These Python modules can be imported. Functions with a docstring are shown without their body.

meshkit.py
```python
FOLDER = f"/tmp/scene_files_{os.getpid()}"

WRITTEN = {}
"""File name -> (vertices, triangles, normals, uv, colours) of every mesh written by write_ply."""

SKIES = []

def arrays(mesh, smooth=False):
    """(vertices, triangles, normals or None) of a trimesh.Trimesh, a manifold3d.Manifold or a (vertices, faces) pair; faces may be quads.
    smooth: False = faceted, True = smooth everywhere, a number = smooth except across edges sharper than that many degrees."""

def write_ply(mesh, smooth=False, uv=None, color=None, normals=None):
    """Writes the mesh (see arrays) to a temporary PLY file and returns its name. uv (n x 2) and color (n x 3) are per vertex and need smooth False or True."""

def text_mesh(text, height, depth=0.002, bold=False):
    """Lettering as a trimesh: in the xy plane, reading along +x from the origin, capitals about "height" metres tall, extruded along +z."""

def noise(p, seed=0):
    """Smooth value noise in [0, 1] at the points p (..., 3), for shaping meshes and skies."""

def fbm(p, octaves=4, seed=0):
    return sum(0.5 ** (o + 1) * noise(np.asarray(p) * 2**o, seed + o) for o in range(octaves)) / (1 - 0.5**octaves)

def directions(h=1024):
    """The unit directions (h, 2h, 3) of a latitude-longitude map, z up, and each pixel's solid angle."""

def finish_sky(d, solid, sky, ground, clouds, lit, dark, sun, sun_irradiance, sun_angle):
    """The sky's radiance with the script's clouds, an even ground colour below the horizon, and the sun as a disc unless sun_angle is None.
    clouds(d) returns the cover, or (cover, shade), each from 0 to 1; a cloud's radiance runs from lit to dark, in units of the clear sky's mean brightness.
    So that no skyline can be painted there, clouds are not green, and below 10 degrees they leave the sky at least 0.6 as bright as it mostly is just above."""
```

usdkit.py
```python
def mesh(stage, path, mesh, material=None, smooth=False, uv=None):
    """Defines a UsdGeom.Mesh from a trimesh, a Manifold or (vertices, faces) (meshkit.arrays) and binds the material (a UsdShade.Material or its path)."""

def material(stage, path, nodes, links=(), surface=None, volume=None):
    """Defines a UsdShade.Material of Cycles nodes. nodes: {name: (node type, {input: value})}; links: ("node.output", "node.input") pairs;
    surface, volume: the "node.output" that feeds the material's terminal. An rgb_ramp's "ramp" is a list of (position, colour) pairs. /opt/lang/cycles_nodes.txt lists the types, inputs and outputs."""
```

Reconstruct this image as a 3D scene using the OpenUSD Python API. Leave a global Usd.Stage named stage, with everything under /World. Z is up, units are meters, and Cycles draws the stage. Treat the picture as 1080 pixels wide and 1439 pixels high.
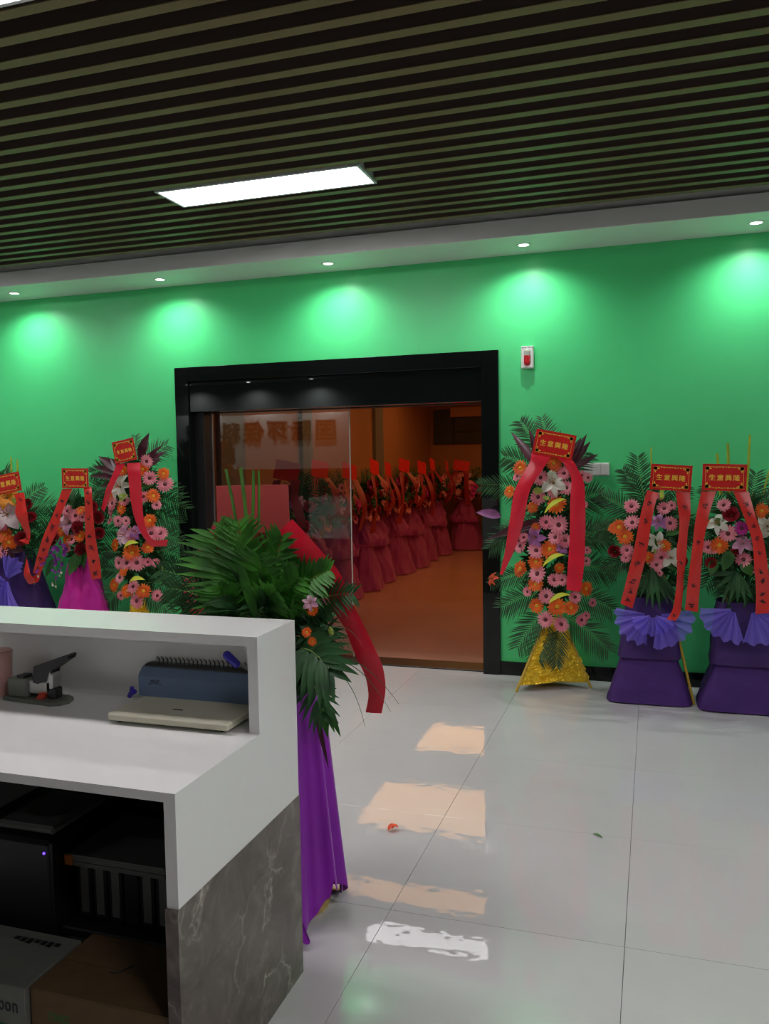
import math, random
import numpy as np, trimesh, usdkit, meshkit
from pxr import Usd, UsdGeom, UsdLux, Gf, Sdf
from shapely.geometry import Polygon, box as sbox

stage = Usd.Stage.CreateInMemory()
UsdGeom.SetStageUpAxis(stage, 'Z')
UsdGeom.SetStageMetersPerUnit(stage, 1.0)
UsdGeom.Xform.Define(stage, '/World')
UsdGeom.Scope.Define(stage, '/World/Looks')

# ---------------------------------------------------------------- camera, lights, exposure
FOCAL_PX, YAW, PITCH, ROLL = 1164.13, 0.314207, 0.063561, -0.016407     # eye 1.6 m above the floor, 6 m from the green wall
cy_, sy_, cp_, sp_ = math.cos(YAW), math.sin(YAW), math.cos(PITCH), math.sin(PITCH)
fwd = np.array([-sy_ * cp_, cy_ * cp_, -sp_]); rgt = np.array([cy_, sy_, 0]); upv = np.cross(rgt, fwd)
r_ = math.cos(ROLL) * rgt + math.sin(ROLL) * upv
u_ = -math.sin(ROLL) * rgt + math.cos(ROLL) * upv
cam = UsdGeom.Camera.Define(stage, '/World/camera')
cam.AddTransformOp().Set(Gf.Matrix4d(*r_, 0, *u_, 0, *(-fwd), 0, 0, 0, 1.6, 1))
cam.CreateHorizontalApertureAttr(36.0); cam.CreateVerticalApertureAttr(36.0 * 1439 / 1080)
cam.CreateFocalLengthAttr(36.0 * FOCAL_PX / 1080)
cam.CreateClippingRangeAttr(Gf.Vec2f(0.05, 200))
cam.CreateExposureAttr(0.1)
PANEL_POWER = 24.0            # radiance of the hall's LED ceiling panels
PANELS = [(-2.1, 4.365), (-2.1, 2.215), (-5.5, 4.365), (1.3, 2.215), (1.3, 0.065), (4.7, 2.215), (4.7, 0.065)]
DOWN_POWER = 8.5             # soffit downlights
DOWNLIGHTS_X = [-6.49, -5.08, -3.68, -2.265, -0.842, 0.603, 2.01, 3.42, 4.83, 6.24]
INNER_POWER = 1.75            # amber ceiling bays of the room behind the door

# ---------------------------------------------------------------- materials
def mat(name, color, rough=0.5, metal=0.0, noise=None, bump=None, **kw):
    """noise = (scale, amount, detail): the tone wanders by +-amount; bump = (scale, strength, distance)."""
    n = {'p': ('principled_bsdf', dict(base_color=color, roughness=rough, metallic=metal, **kw))}
    l = []
    if noise or bump:
        n['g'] = ('texture_coordinate', {})
    if noise:
        s, a, d = noise
        n['n'] = ('noise_texture', dict(scale=s, detail=d, roughness=0.55))
        lo = [c * (1 - a) for c in color]; hi = [min(1, c * (1 + a)) for c in color]
        n['r'] = ('rgb_ramp', dict(ramp=[(0.3, lo), (0.7, hi)]))
        l += [('g.object', 'n.vector'), ('n.fac', 'r.fac'), ('r.color', 'p.base_color')]
    if bump:
        s, st, di = bump
        n['bn'] = ('noise_texture', dict(scale=s, detail=3.0))
        n['b'] = ('bump', dict(strength=st, distance=di))
        l += [('g.object', 'bn.vector'), ('bn.fac', 'b.height'), ('b.normal', 'p.normal')]
    return usdkit.material(stage, '/World/Looks/' + name, n, l, surface='p.BSDF')

def petal(name, color, tip=None, var=0.25, rough=0.55, translucent=0.25):
    n = {'p': ('principled_bsdf', dict(base_color=color, roughness=rough)), 't': ('translucent_bsdf', dict(color=color)),
         'm': ('mix_closure', dict(fac=translucent)), 'g': ('geometry', {}), 'n': ('noise_texture', dict(scale=9.0, detail=2.0)),
         'r': ('rgb_ramp', dict(ramp=[(0.32, [c * (1 - var) for c in color]), (0.68, list(tip or [min(1, c * (1 + var)) for c in color]))]))}
    l = [('g.position', 'n.vector'), ('n.fac', 'r.fac'), ('r.color', 'p.base_color'), ('r.color', 't.color'), ('p.BSDF', 'm.closure1'), ('t.BSDF', 'm.closure2')]
    return usdkit.material(stage, '/World/Looks/' + name, n, l, surface='m.closure')

def tulle(name, color, clear=0.15, translucent=0.4):
    n = {'p': ('principled_bsdf', dict(base_color=color, roughness=0.6, sheen_weight=0.3)), 't': ('translucent_bsdf', dict(color=color)), 'm': ('mix_closure', dict(fac=translucent)),
         'c': ('transparent_bsdf', {}), 'm2': ('mix_closure', dict(fac=clear))}
    return usdkit.material(stage, '/World/Looks/' + name, n, [('p.BSDF', 'm.closure1'), ('t.BSDF', 'm.closure2'), ('m.closure', 'm2.closure1'), ('c.BSDF', 'm2.closure2')], surface='m2.closure')

def emit(name, color, strength):
    return usdkit.material(stage, '/World/Looks/' + name, {'e': ('emission', dict(color=color, strength=strength))}, surface='e.emission')

M = dict(
    green=mat('green_paint', (0.085, 0.68, 0.23), 0.40, noise=(1.3, 0.04, 3), bump=(60, 0.06, 0.002)),
    white_wall=mat('white_paint', (0.72, 0.72, 0.70), 0.6, noise=(1.5, 0.04, 3)),
    dark_wall=mat('charcoal_paint', (0.06, 0.06, 0.06), 0.6, noise=(1.5, 0.06, 3)),
    soffit=mat('soffit_paint', (0.70, 0.71, 0.68), 0.55, noise=(1.1, 0.04, 3)),
    slat=mat('olive_wood_slat', (0.155, 0.112, 0.048), 0.5, noise=(2.0, 0.10, 4)),
    slat_body=mat('dark_brown_slat_body', (0.085, 0.058, 0.046), 0.6),
    void=mat('black_ceiling_void', (0.05, 0.038, 0.032), 0.9),
    granite=mat('black_granite', (0.005, 0.006, 0.006), 0.025, specular_ior_level=0.4, noise=(160, 0.5, 2)),
    sill=mat('dark_brown_sill', (0.022, 0.014, 0.010), 0.35),
    black_glass=mat('black_gloss_panel', (0.003, 0.004, 0.004), 0.010, ior=2.2),
    grout=mat('grey_grout', (0.32, 0.31, 0.30), 0.8),
    white_solid=mat('white_solid_surface', (0.87, 0.87, 0.85), 0.16, noise=(0.9, 0.02, 2)),
    alu=mat('brushed_aluminium', (0.55, 0.55, 0.56), 0.35, 1.0),
    panel_frame=mat('light_frame_metal', (0.55, 0.55, 0.58), 0.4),
    led=emit('led_diffuser', (1.0, 0.955, 0.985), PANEL_POWER),
    lens=emit('downlight_lens', (0.92, 1.0, 0.97), 18.0),
    white_plastic=mat('white_plastic', (0.74, 0.72, 0.68), 0.35),
    grey_plastic=mat('grey_clear_plastic', (0.42, 0.40, 0.35), 0.2),
    red_plastic=mat('red_lens_plastic', (0.55, 0.02, 0.03), 0.15),
    ivory=mat('ivory_plastic', (0.62, 0.60, 0.46), 0.4),
    blue_grey=mat('blue_grey_plastic', (0.16, 0.24, 0.40), 0.4),
    deep_blue=mat('deep_blue_plastic', (0.03, 0.02, 0.42), 0.3),
    dark_metal=mat('dark_metal', (0.05, 0.055, 0.05), 0.35, 0.6),
    steel=mat('grey_steel', (0.42, 0.42, 0.40), 0.35, 0.8),
    grey_paint=mat('grey_enamel', (0.16, 0.17, 0.14), 0.4),
    black=mat('black_plastic', (0.012, 0.012, 0.013), 0.35),
    ink=mat('black_ink', (0.01, 0.01, 0.012), 0.5),
    ink_blue=mat('dark_ink', (0.012, 0.014, 0.03), 0.5),
    green_ink=mat('green_ink', (0.04, 0.14, 0.03), 0.6),
    red_plug=mat('red_orange_plastic', (0.65, 0.06, 0.03), 0.4),
    pink_cup=mat('dusty_pink_ceramic', (0.55, 0.30, 0.27), 0.4),
    cardboard=mat('shaded_brown_cardboard', (0.14, 0.08, 0.034), 0.8, noise=(25, 0.12, 4)),  # cardboard brown, darkened in the colour for the shade under the desk
    carton=mat('shaded_white_carton', (0.17, 0.175, 0.15), 0.7, noise=(8, 0.06, 3)),  # white lowered to dark grey in place of the under-desk shade
    carton_green=mat('dark_green_print', (0.03, 0.12, 0.05), 0.6),
    paper=mat('shaded_paper', (0.20, 0.205, 0.19), 0.7, noise=(6, 0.08, 3)),  # paper tone also lowered to imitate the dark under the desk
    tape=mat('orange_tape', (0.55, 0.16, 0.02), 0.5),
    shade_board=mat('black_brown_shade', (0.018, 0.015, 0.013), 0.6),  # near-black colour imitating shade inside the desk
    binder=mat('black_binder', (0.014, 0.015, 0.018), 0.5),
    blue_led=emit('blue_indicator', (0.08, 0.03, 1.0), 6.0),
    # flower stands
    red_ribbon=mat('red_satin_ribbon', (0.68, 0.012, 0.034), 0.27, noise=(7, 0.10, 2), specular_ior_level=0.6),
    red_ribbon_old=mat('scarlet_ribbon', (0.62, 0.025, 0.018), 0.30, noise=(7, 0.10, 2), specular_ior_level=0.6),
    shaded_ribbon=mat('shaded_red_ribbon', (0.24, 0.008, 0.016), 0.45, noise=(7, 0.12, 2)),  # the red ribbon again, darkened to stand for the dim inner room
    red_card=mat('red_foil_card', (0.56, 0.014, 0.012), 0.30, noise=(14, 0.08, 2)),
    card_back=mat('dull_red_card_back', (0.46, 0.055, 0.05), 0.6),
    gold=mat('gold_print', (0.95, 0.58, 0.07), 0.30, 0.2),
    gold_foil=mat('gold_foil', (1.0, 0.66, 0.035), 0.22, 0.35, bump=(34, 0.9, 0.03)),
    gold_leg=mat('gold_painted_wood', (0.62, 0.40, 0.05), 0.5),
    pink=petal('pink_petal', (1.0, 0.24, 0.33), (1.0, 0.42, 0.48)),
    orange=petal('orange_petal', (0.95, 0.125, 0.008), (1.0, 0.20, 0.010)),
    magenta=petal('magenta_petal', (0.60, 0.02, 0.33)),
    lily_white=petal('cream_lily_petal', (0.78, 0.76, 0.58), (0.85, 0.83, 0.74)),
    lily_pink=petal('pink_lily_petal', (0.74, 0.24, 0.45), (0.85, 0.55, 0.66)),
    lily_pinkw=petal('white_pink_lily_petal', (0.83, 0.42, 0.52), (0.90, 0.82, 0.82), var=0.2),
    lily_purple=petal('mauve_lily_petal', (0.45, 0.12, 0.42), (0.62, 0.26, 0.55)),
    lily_orange=petal('orange_lily_petal', (0.90, 0.30, 0.02)),
    lily_yellow=petal('yellow_lily_petal', (0.90, 0.55, 0.08)),
    rose=petal('dark_red_rose_petal', (0.30, 0.008, 0.020), (0.42, 0.015, 0.03)),
    redbloom=petal('coral_petal', (0.75, 0.09, 0.03)),
    center_dark=mat('dark_flower_eye', (0.10, 0.015, 0.02), 0.7),
    center_gold=mat('golden_flower_eye', (0.70, 0.36, 0.02), 0.7),
    anther=mat('rust_anther', (0.35, 0.12, 0.02), 0.7),
    bud=petal('green_bud', (0.36, 0.52, 0.06), (0.50, 0.60, 0.12)),
    spathe=petal('yellow_green_spathe', (0.62, 0.74, 0.03), (0.72, 0.80, 0.06), var=0.1),
    leaf=petal('green_leaf', (0.030, 0.12, 0.022), (0.055, 0.20, 0.03), translucent=0.18, rough=0.38),
    frond=petal('palm_green', (0.018, 0.075, 0.022), (0.035, 0.13, 0.035), translucent=0.15, rough=0.55),
    frond_bright=petal('bright_palm_green', (0.035, 0.17, 0.018), (0.08, 0.34, 0.03), translucent=0.2, rough=0.52),
    rachis=mat('pale_green_rib', (0.16, 0.28, 0.05), 0.5),
    dark_leaf=petal('burgundy_leaf', (0.055, 0.014, 0.022), (0.10, 0.022, 0.035), translucent=0.12, rough=0.35),
    purple_leaf=petal('purple_spathe', (0.30, 0.08, 0.25), (0.38, 0.12, 0.32)),
    stick=mat('green_stick', (0.07, 0.22, 0.02), 0.5, noise=(12, 0.2, 2)),
    stick_yellow=mat('yellow_green_stick', (0.40, 0.50, 0.03), 0.5, noise=(12, 0.2, 2)),
    orchid=petal('violet_orchid_petal', (0.20, 0.01, 0.30), (0.36, 0.05, 0.42)),
    bamboo=mat('bamboo_ring', (0.50, 0.36, 0.12), 0.5, noise=(20, 0.2, 3)),
    purple_cloth=mat('dark_purple_cloth', (0.065, 0.016, 0.165), 0.75, noise=(6, 0.12, 3)),
    navy_cloth=mat('deep_violet_cloth', (0.045, 0.013, 0.115), 0.75, noise=(6, 0.12, 3)),
    drape=mat('bright_purple_satin', (0.27, 0.002, 0.42), 0.42, noise=(5, 0.12, 3), sheen_weight=0.2),
    violet_tulle=tulle('violet_tulle', (0.32, 0.22, 0.95), 0.28),
    magenta_tulle=tulle('magenta_tulle', (0.85, 0.02, 0.50), 0.06),
    red_tulle=tulle('crimson_tulle', (0.50, 0.06, 0.36), 0.15),
    # room behind the door
    inner_wall=mat('buff_wall', (0.34, 0.145, 0.065), 0.6, noise=(0.8, 0.06, 3)),
    inner_floor=mat('amber_floor', (0.40, 0.215, 0.155), 0.18, noise=(1.0, 0.05, 3)),
    inner_post=mat('grey_post', (0.16, 0.14, 0.13), 0.5),
    inner_panel=emit('amber_bay', (1.0, 0.46, 0.13), INNER_POWER),
    window_dark=mat('dark_window', (0.04, 0.045, 0.05), 0.15),
    blind=mat('rolled_blind', (0.45, 0.20, 0.10), 0.7),
)

def floor_material():
    n = {'p': ('principled_bsdf', dict(base_color=(0.6, 0.59, 0.58), roughness=0.02)), 'g': ('geometry', {}),
         'n': ('noise_texture', dict(scale=0.8, detail=5.0, roughness=0.6)), 'r': ('rgb_ramp', dict(ramp=[(0.3, (0.53, 0.51, 0.51)), (0.7, (0.61, 0.59, 0.585))])),
         'bn': ('noise_texture', dict(scale=13.0, detail=1.5, roughness=0.5)), 'b': ('bump', dict(strength=0.22, distance=0.0020)),
         'o': ('object_info', {}), 'h': ('hsv', dict(value=1.0))}
    l = [('g.position', 'n.vector'), ('n.fac', 'r.fac'), ('r.color', 'p.base_color'), ('g.position', 'bn.vector'), ('bn.fac', 'b.height'), ('b.normal', 'p.normal')]
    del n['o'], n['h']
    return usdkit.material(stage, '/World/Looks/polished_tile', n, l, surface='p.BSDF')
M['tile'] = floor_material()

def marble_material():
    n = {'p': ('principled_bsdf', dict(roughness=0.16)), 'g': ('geometry', {}),
         'd': ('noise_texture', dict(scale=3.5, detail=4.0, roughness=0.6)), 'mx': ('mix_vector', dict(fac=0.30)),
         'v': ('voronoi_texture', dict(feature='distance_to_edge', scale=5.0)), 'vr': ('rgb_ramp', dict(ramp=[(0.0, (0.8, 0.8, 0.8)), (0.010, (0.25, 0.25, 0.25)), (0.04, (0, 0, 0))])),
         'n': ('noise_texture', dict(scale=7.0, detail=8.0, roughness=0.65, distortion=1.2)), 'r': ('rgb_ramp', dict(ramp=[(0.28, (0.070, 0.052, 0.044)), (0.52, (0.13, 0.102, 0.088)), (0.74, (0.26, 0.215, 0.19))])),
         'k': ('noise_texture', dict(scale=4.0, detail=2.0)), 'kr': ('rgb_ramp', dict(ramp=[(0.50, (0, 0, 0)), (0.68, (1, 1, 1))])),
         'mm': ('mix', dict(mix_type='multiply', fac=1.0)), 'c': ('mix', dict(color2=(0.55, 0.48, 0.43)))}
    l = [('g.position', 'd.vector'), ('g.position', 'mx.a'), ('d.color', 'mx.b'), ('mx.result', 'v.vector'), ('v.distance', 'vr.fac'), ('g.position', 'n.vector'), ('n.fac', 'r.fac'),
         ('g.position', 'k.vector'), ('k.fac', 'kr.fac'), ('vr.color', 'mm.color1'), ('kr.color', 'mm.color2'), ('mm.color', 'c.fac'), ('r.color', 'c.color1'), ('c.color', 'p.base_color')]
    return usdkit.material(stage, '/World/Looks/brown_grey_marble', n, l, surface='p.BSDF')
M['marble'] = marble_material()

def pane_material():
    n = {'t': ('transparent_bsdf', dict(color=(0.90, 0.92, 0.91))), 'g': ('glossy_bsdf', dict(color=(1, 1, 1), roughness=0.0)), 'f': ('fresnel', dict(IOR=1.5)), 'm': ('mix_closure', {})}
    return usdkit.material(stage, '/World/Looks/door_glass', n, [('f.fac', 'm.fac'), ('t.BSDF', 'm.closure1'), ('g.BSDF', 'm.closure2')], surface='m.closure')
M['pane'] = pane_material()

# ---------------------------------------------------------------- helpers
_taken = {}
def numbered(parent, name):
    k = _taken.get((parent, name), 0); _taken[(parent, name)] = k + 1
    return name if k == 0 else f'{name}_{k:03d}'

def tag(o, label=None, cat=None, group=None, kind=None):
    p = stage.GetPrimAtPath(o.path) if hasattr(o, 'path') else o.GetPrim() if hasattr(o, 'GetPrim') else o
    for key, val in (('label', label), ('category', cat), ('group', group), ('kind', kind)):
        if val: p.SetCustomDataByKey(key, val)
    return o

class Node:
    def __init__(s, path, origin): s.path, s.origin = path, np.asarray(origin, float)

def thing(name, label, cat, loc=(0, 0, 0), group=None, kind=None):
    path = '/World/' + numbered('/World', name)
    x = UsdGeom.Xform.Define(stage, path); x.AddTranslateOp().Set(Gf.Vec3d(*map(float, loc)))
    tag(x, label, cat, group, kind)
    return Node(path, loc)

def obj(name, mesh, m, parent=None, smooth=False, label=None, kind=None, cat=None, group=None):
    """One Mesh prim; the mesh comes in world coordinates and is stored about its parent's base."""
    if isinstance(mesh, tuple): mesh = trimesh.Trimesh(np.asarray(mesh[0], float), meshkit.arrays(mesh)[1], process=False)
    par, org = (parent.path, parent.origin) if parent else ('/World', np.zeros(3))
    path = par + '/' + numbered(par, name)
    v = np.asarray(mesh.vertices) - org
    p = usdkit.mesh(stage, path, (v, np.asarray(mesh.faces)), M[m] if isinstance(m, str) else m, smooth=smooth)
    tag(p, label, cat, group, kind)
    return Node(path, org)

def cbox(lo, hi, c=0.0):
    """A box with chamfered edges."""
    lo, hi = np.asarray(lo, float), np.asarray(hi, float)
    c = min(c, 0.45 * float((hi - lo).min()))
    if c <= 0: return trimesh.creation.box(bounds=[lo, hi])
    pts = []
    for sx in (0, 1):
        for sy in (0, 1):
            for sz in (0, 1):
                s = np.array([sx, sy, sz]); base = np.where(s, hi, lo); inn = np.where(s, -c, c)
                for k in range(3):
                    q = inn.copy(); q[k] = 0; pts.append(base + q)
    return trimesh.convex.convex_hull(np.array(pts))

def join(*ms): return trimesh.util.concatenate([m for m in ms])
def prism_xz(poly, y0, y1):
    """A polygon drawn in x and z, extruded from y0 to y1."""
    if not isinstance(poly, Polygon): poly = Polygon(poly)
    m = trimesh.creation.extrude_polygon(poly, y1 - y0, engine='earcut')
    v = m.vertices.copy(); m.vertices = np.stack([v[:, 0], y1 - v[:, 2], v[:, 1]], 1); return m
def prism_yz(poly, x0, x1):
    if not isinstance(poly, Polygon): poly = Polygon(poly)
    m = trimesh.creation.extrude_polygon(poly, x1 - x0, engine='earcut')
    v = m.vertices.copy(); m.vertices = np.stack([x0 + v[:, 2], v[:, 0], v[:, 1]], 1); return m
def grid_faces(nu, nv, closed=False):
    i, j = np.meshgrid(np.arange(nu if closed else nu - 1), np.arange(nv - 1), indexing='ij')
    a = i * nv + j; b = ((i + 1) % nu) * nv + j
    return np.concatenate([np.stack([a, b, b + 1], -1).reshape(-1, 3), np.stack([a, b + 1, a + 1], -1).reshape(-1, 3)])
def sheet(P, closed=False):
    P = np.asarray(P, float); nu, nv = P.shape[:2]
    return trimesh.Trimesh(P.reshape(-1, 3), grid_faces(nu, nv, closed), process=False)
def tube(pts, rad, sides=8):
    pts = np.asarray(pts, float); n = len(pts); rad = np.broadcast_to(rad, (n,))
    t = np.gradient(pts, axis=0); t /= np.linalg.norm(t, axis=1, keepdims=True) + 1e-12
    ref = np.array([0, 0, 1.0]) if abs(t[:, 2]).mean() < 0.85 else np.array([0, 1.0, 0])
    a = np.cross(t, ref); a /= np.linalg.norm(a, axis=1, keepdims=True) + 1e-12; b = np.cross(t, a)
    ang = np.arange(sides) * 2 * np.pi / sides
    v = pts[:, None] + rad[:, None, None] * (np.cos(ang)[None, :, None] * a[:, None] + np.sin(ang)[None, :, None] * b[:, None])
    m = sheet(np.swapaxes(v, 0, 1), closed=True)
    vv = np.vstack([m.vertices, pts[0], pts[-1]]); k = n * sides; idx = np.arange(sides)
    caps = np.vstack([np.stack([idx * n, ((idx + 1) % sides) * n, np.full(sides, k)], 1), np.stack([((idx + 1) % sides) * n + n - 1, idx * n + n - 1, np.full(sides, k + 1)], 1)])
    return trimesh.Trimesh(vv, np.vstack([m.faces, caps]), process=False)
def lathe(profile, centre, n=32):
    p = np.asarray(profile, float); a = np.arange(n) * 2 * np.pi / n
    P = np.stack([np.cos(a)[:, None] * p[None, :, 0], np.sin(a)[:, None] * p[None, :, 0], np.broadcast_to(p[None, :, 1], (n, len(p)))], -1) + np.asarray(centre)
    return sheet(P, closed=True)
def unit(v): v = np.asarray(v, float); return v / (np.linalg.norm(v) + 1e-12)
def frame_of(nrm, spin=0.0):
    n = unit(nrm); ref = np.array([0, 0, 1.0]) if abs(n[2]) < 0.9 else np.array([1.0, 0, 0])
    a = unit(np.cross(ref, n)); b = np.cross(n, a); c, s = math.cos(spin), math.sin(spin)
    return np.stack([c * a + s * b, -s * a + c * b, n], 1)
def placed(mesh, at, nrm, size, spin=0.0):
    m = mesh.copy(); m.vertices = np.asarray(m.vertices) * size @ frame_of(nrm, spin).T + np.asarray(at, float); return m
def bez(a, b, c, n):
    t = np.linspace(0, 1, n)[:, None]; return (1 - t) ** 2 * np.asarray(a) + 2 * t * (1 - t) * np.asarray(b) + t * t * np.asarray(c)
def catmull(P, sub=5):
    P = np.asarray(P, float); Q = np.vstack([2 * P[0] - P[1], P, 2 * P[-1] - P[-2]]); out = []
    for i in range(len(P) - 1):
        p0, p1, p2, p3 = Q[i:i + 4]
        for t in np.arange(sub) / sub:
            out.append(0.5 * (2 * p1 + (p2 - p0) * t + (2 * p0 - 5 * p1 + 4 * p2 - p3) * t * t + (3 * p1 - p0 - 3 * p2 + p3) * t ** 3))
    return np.array(out + [P[-1]])
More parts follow.
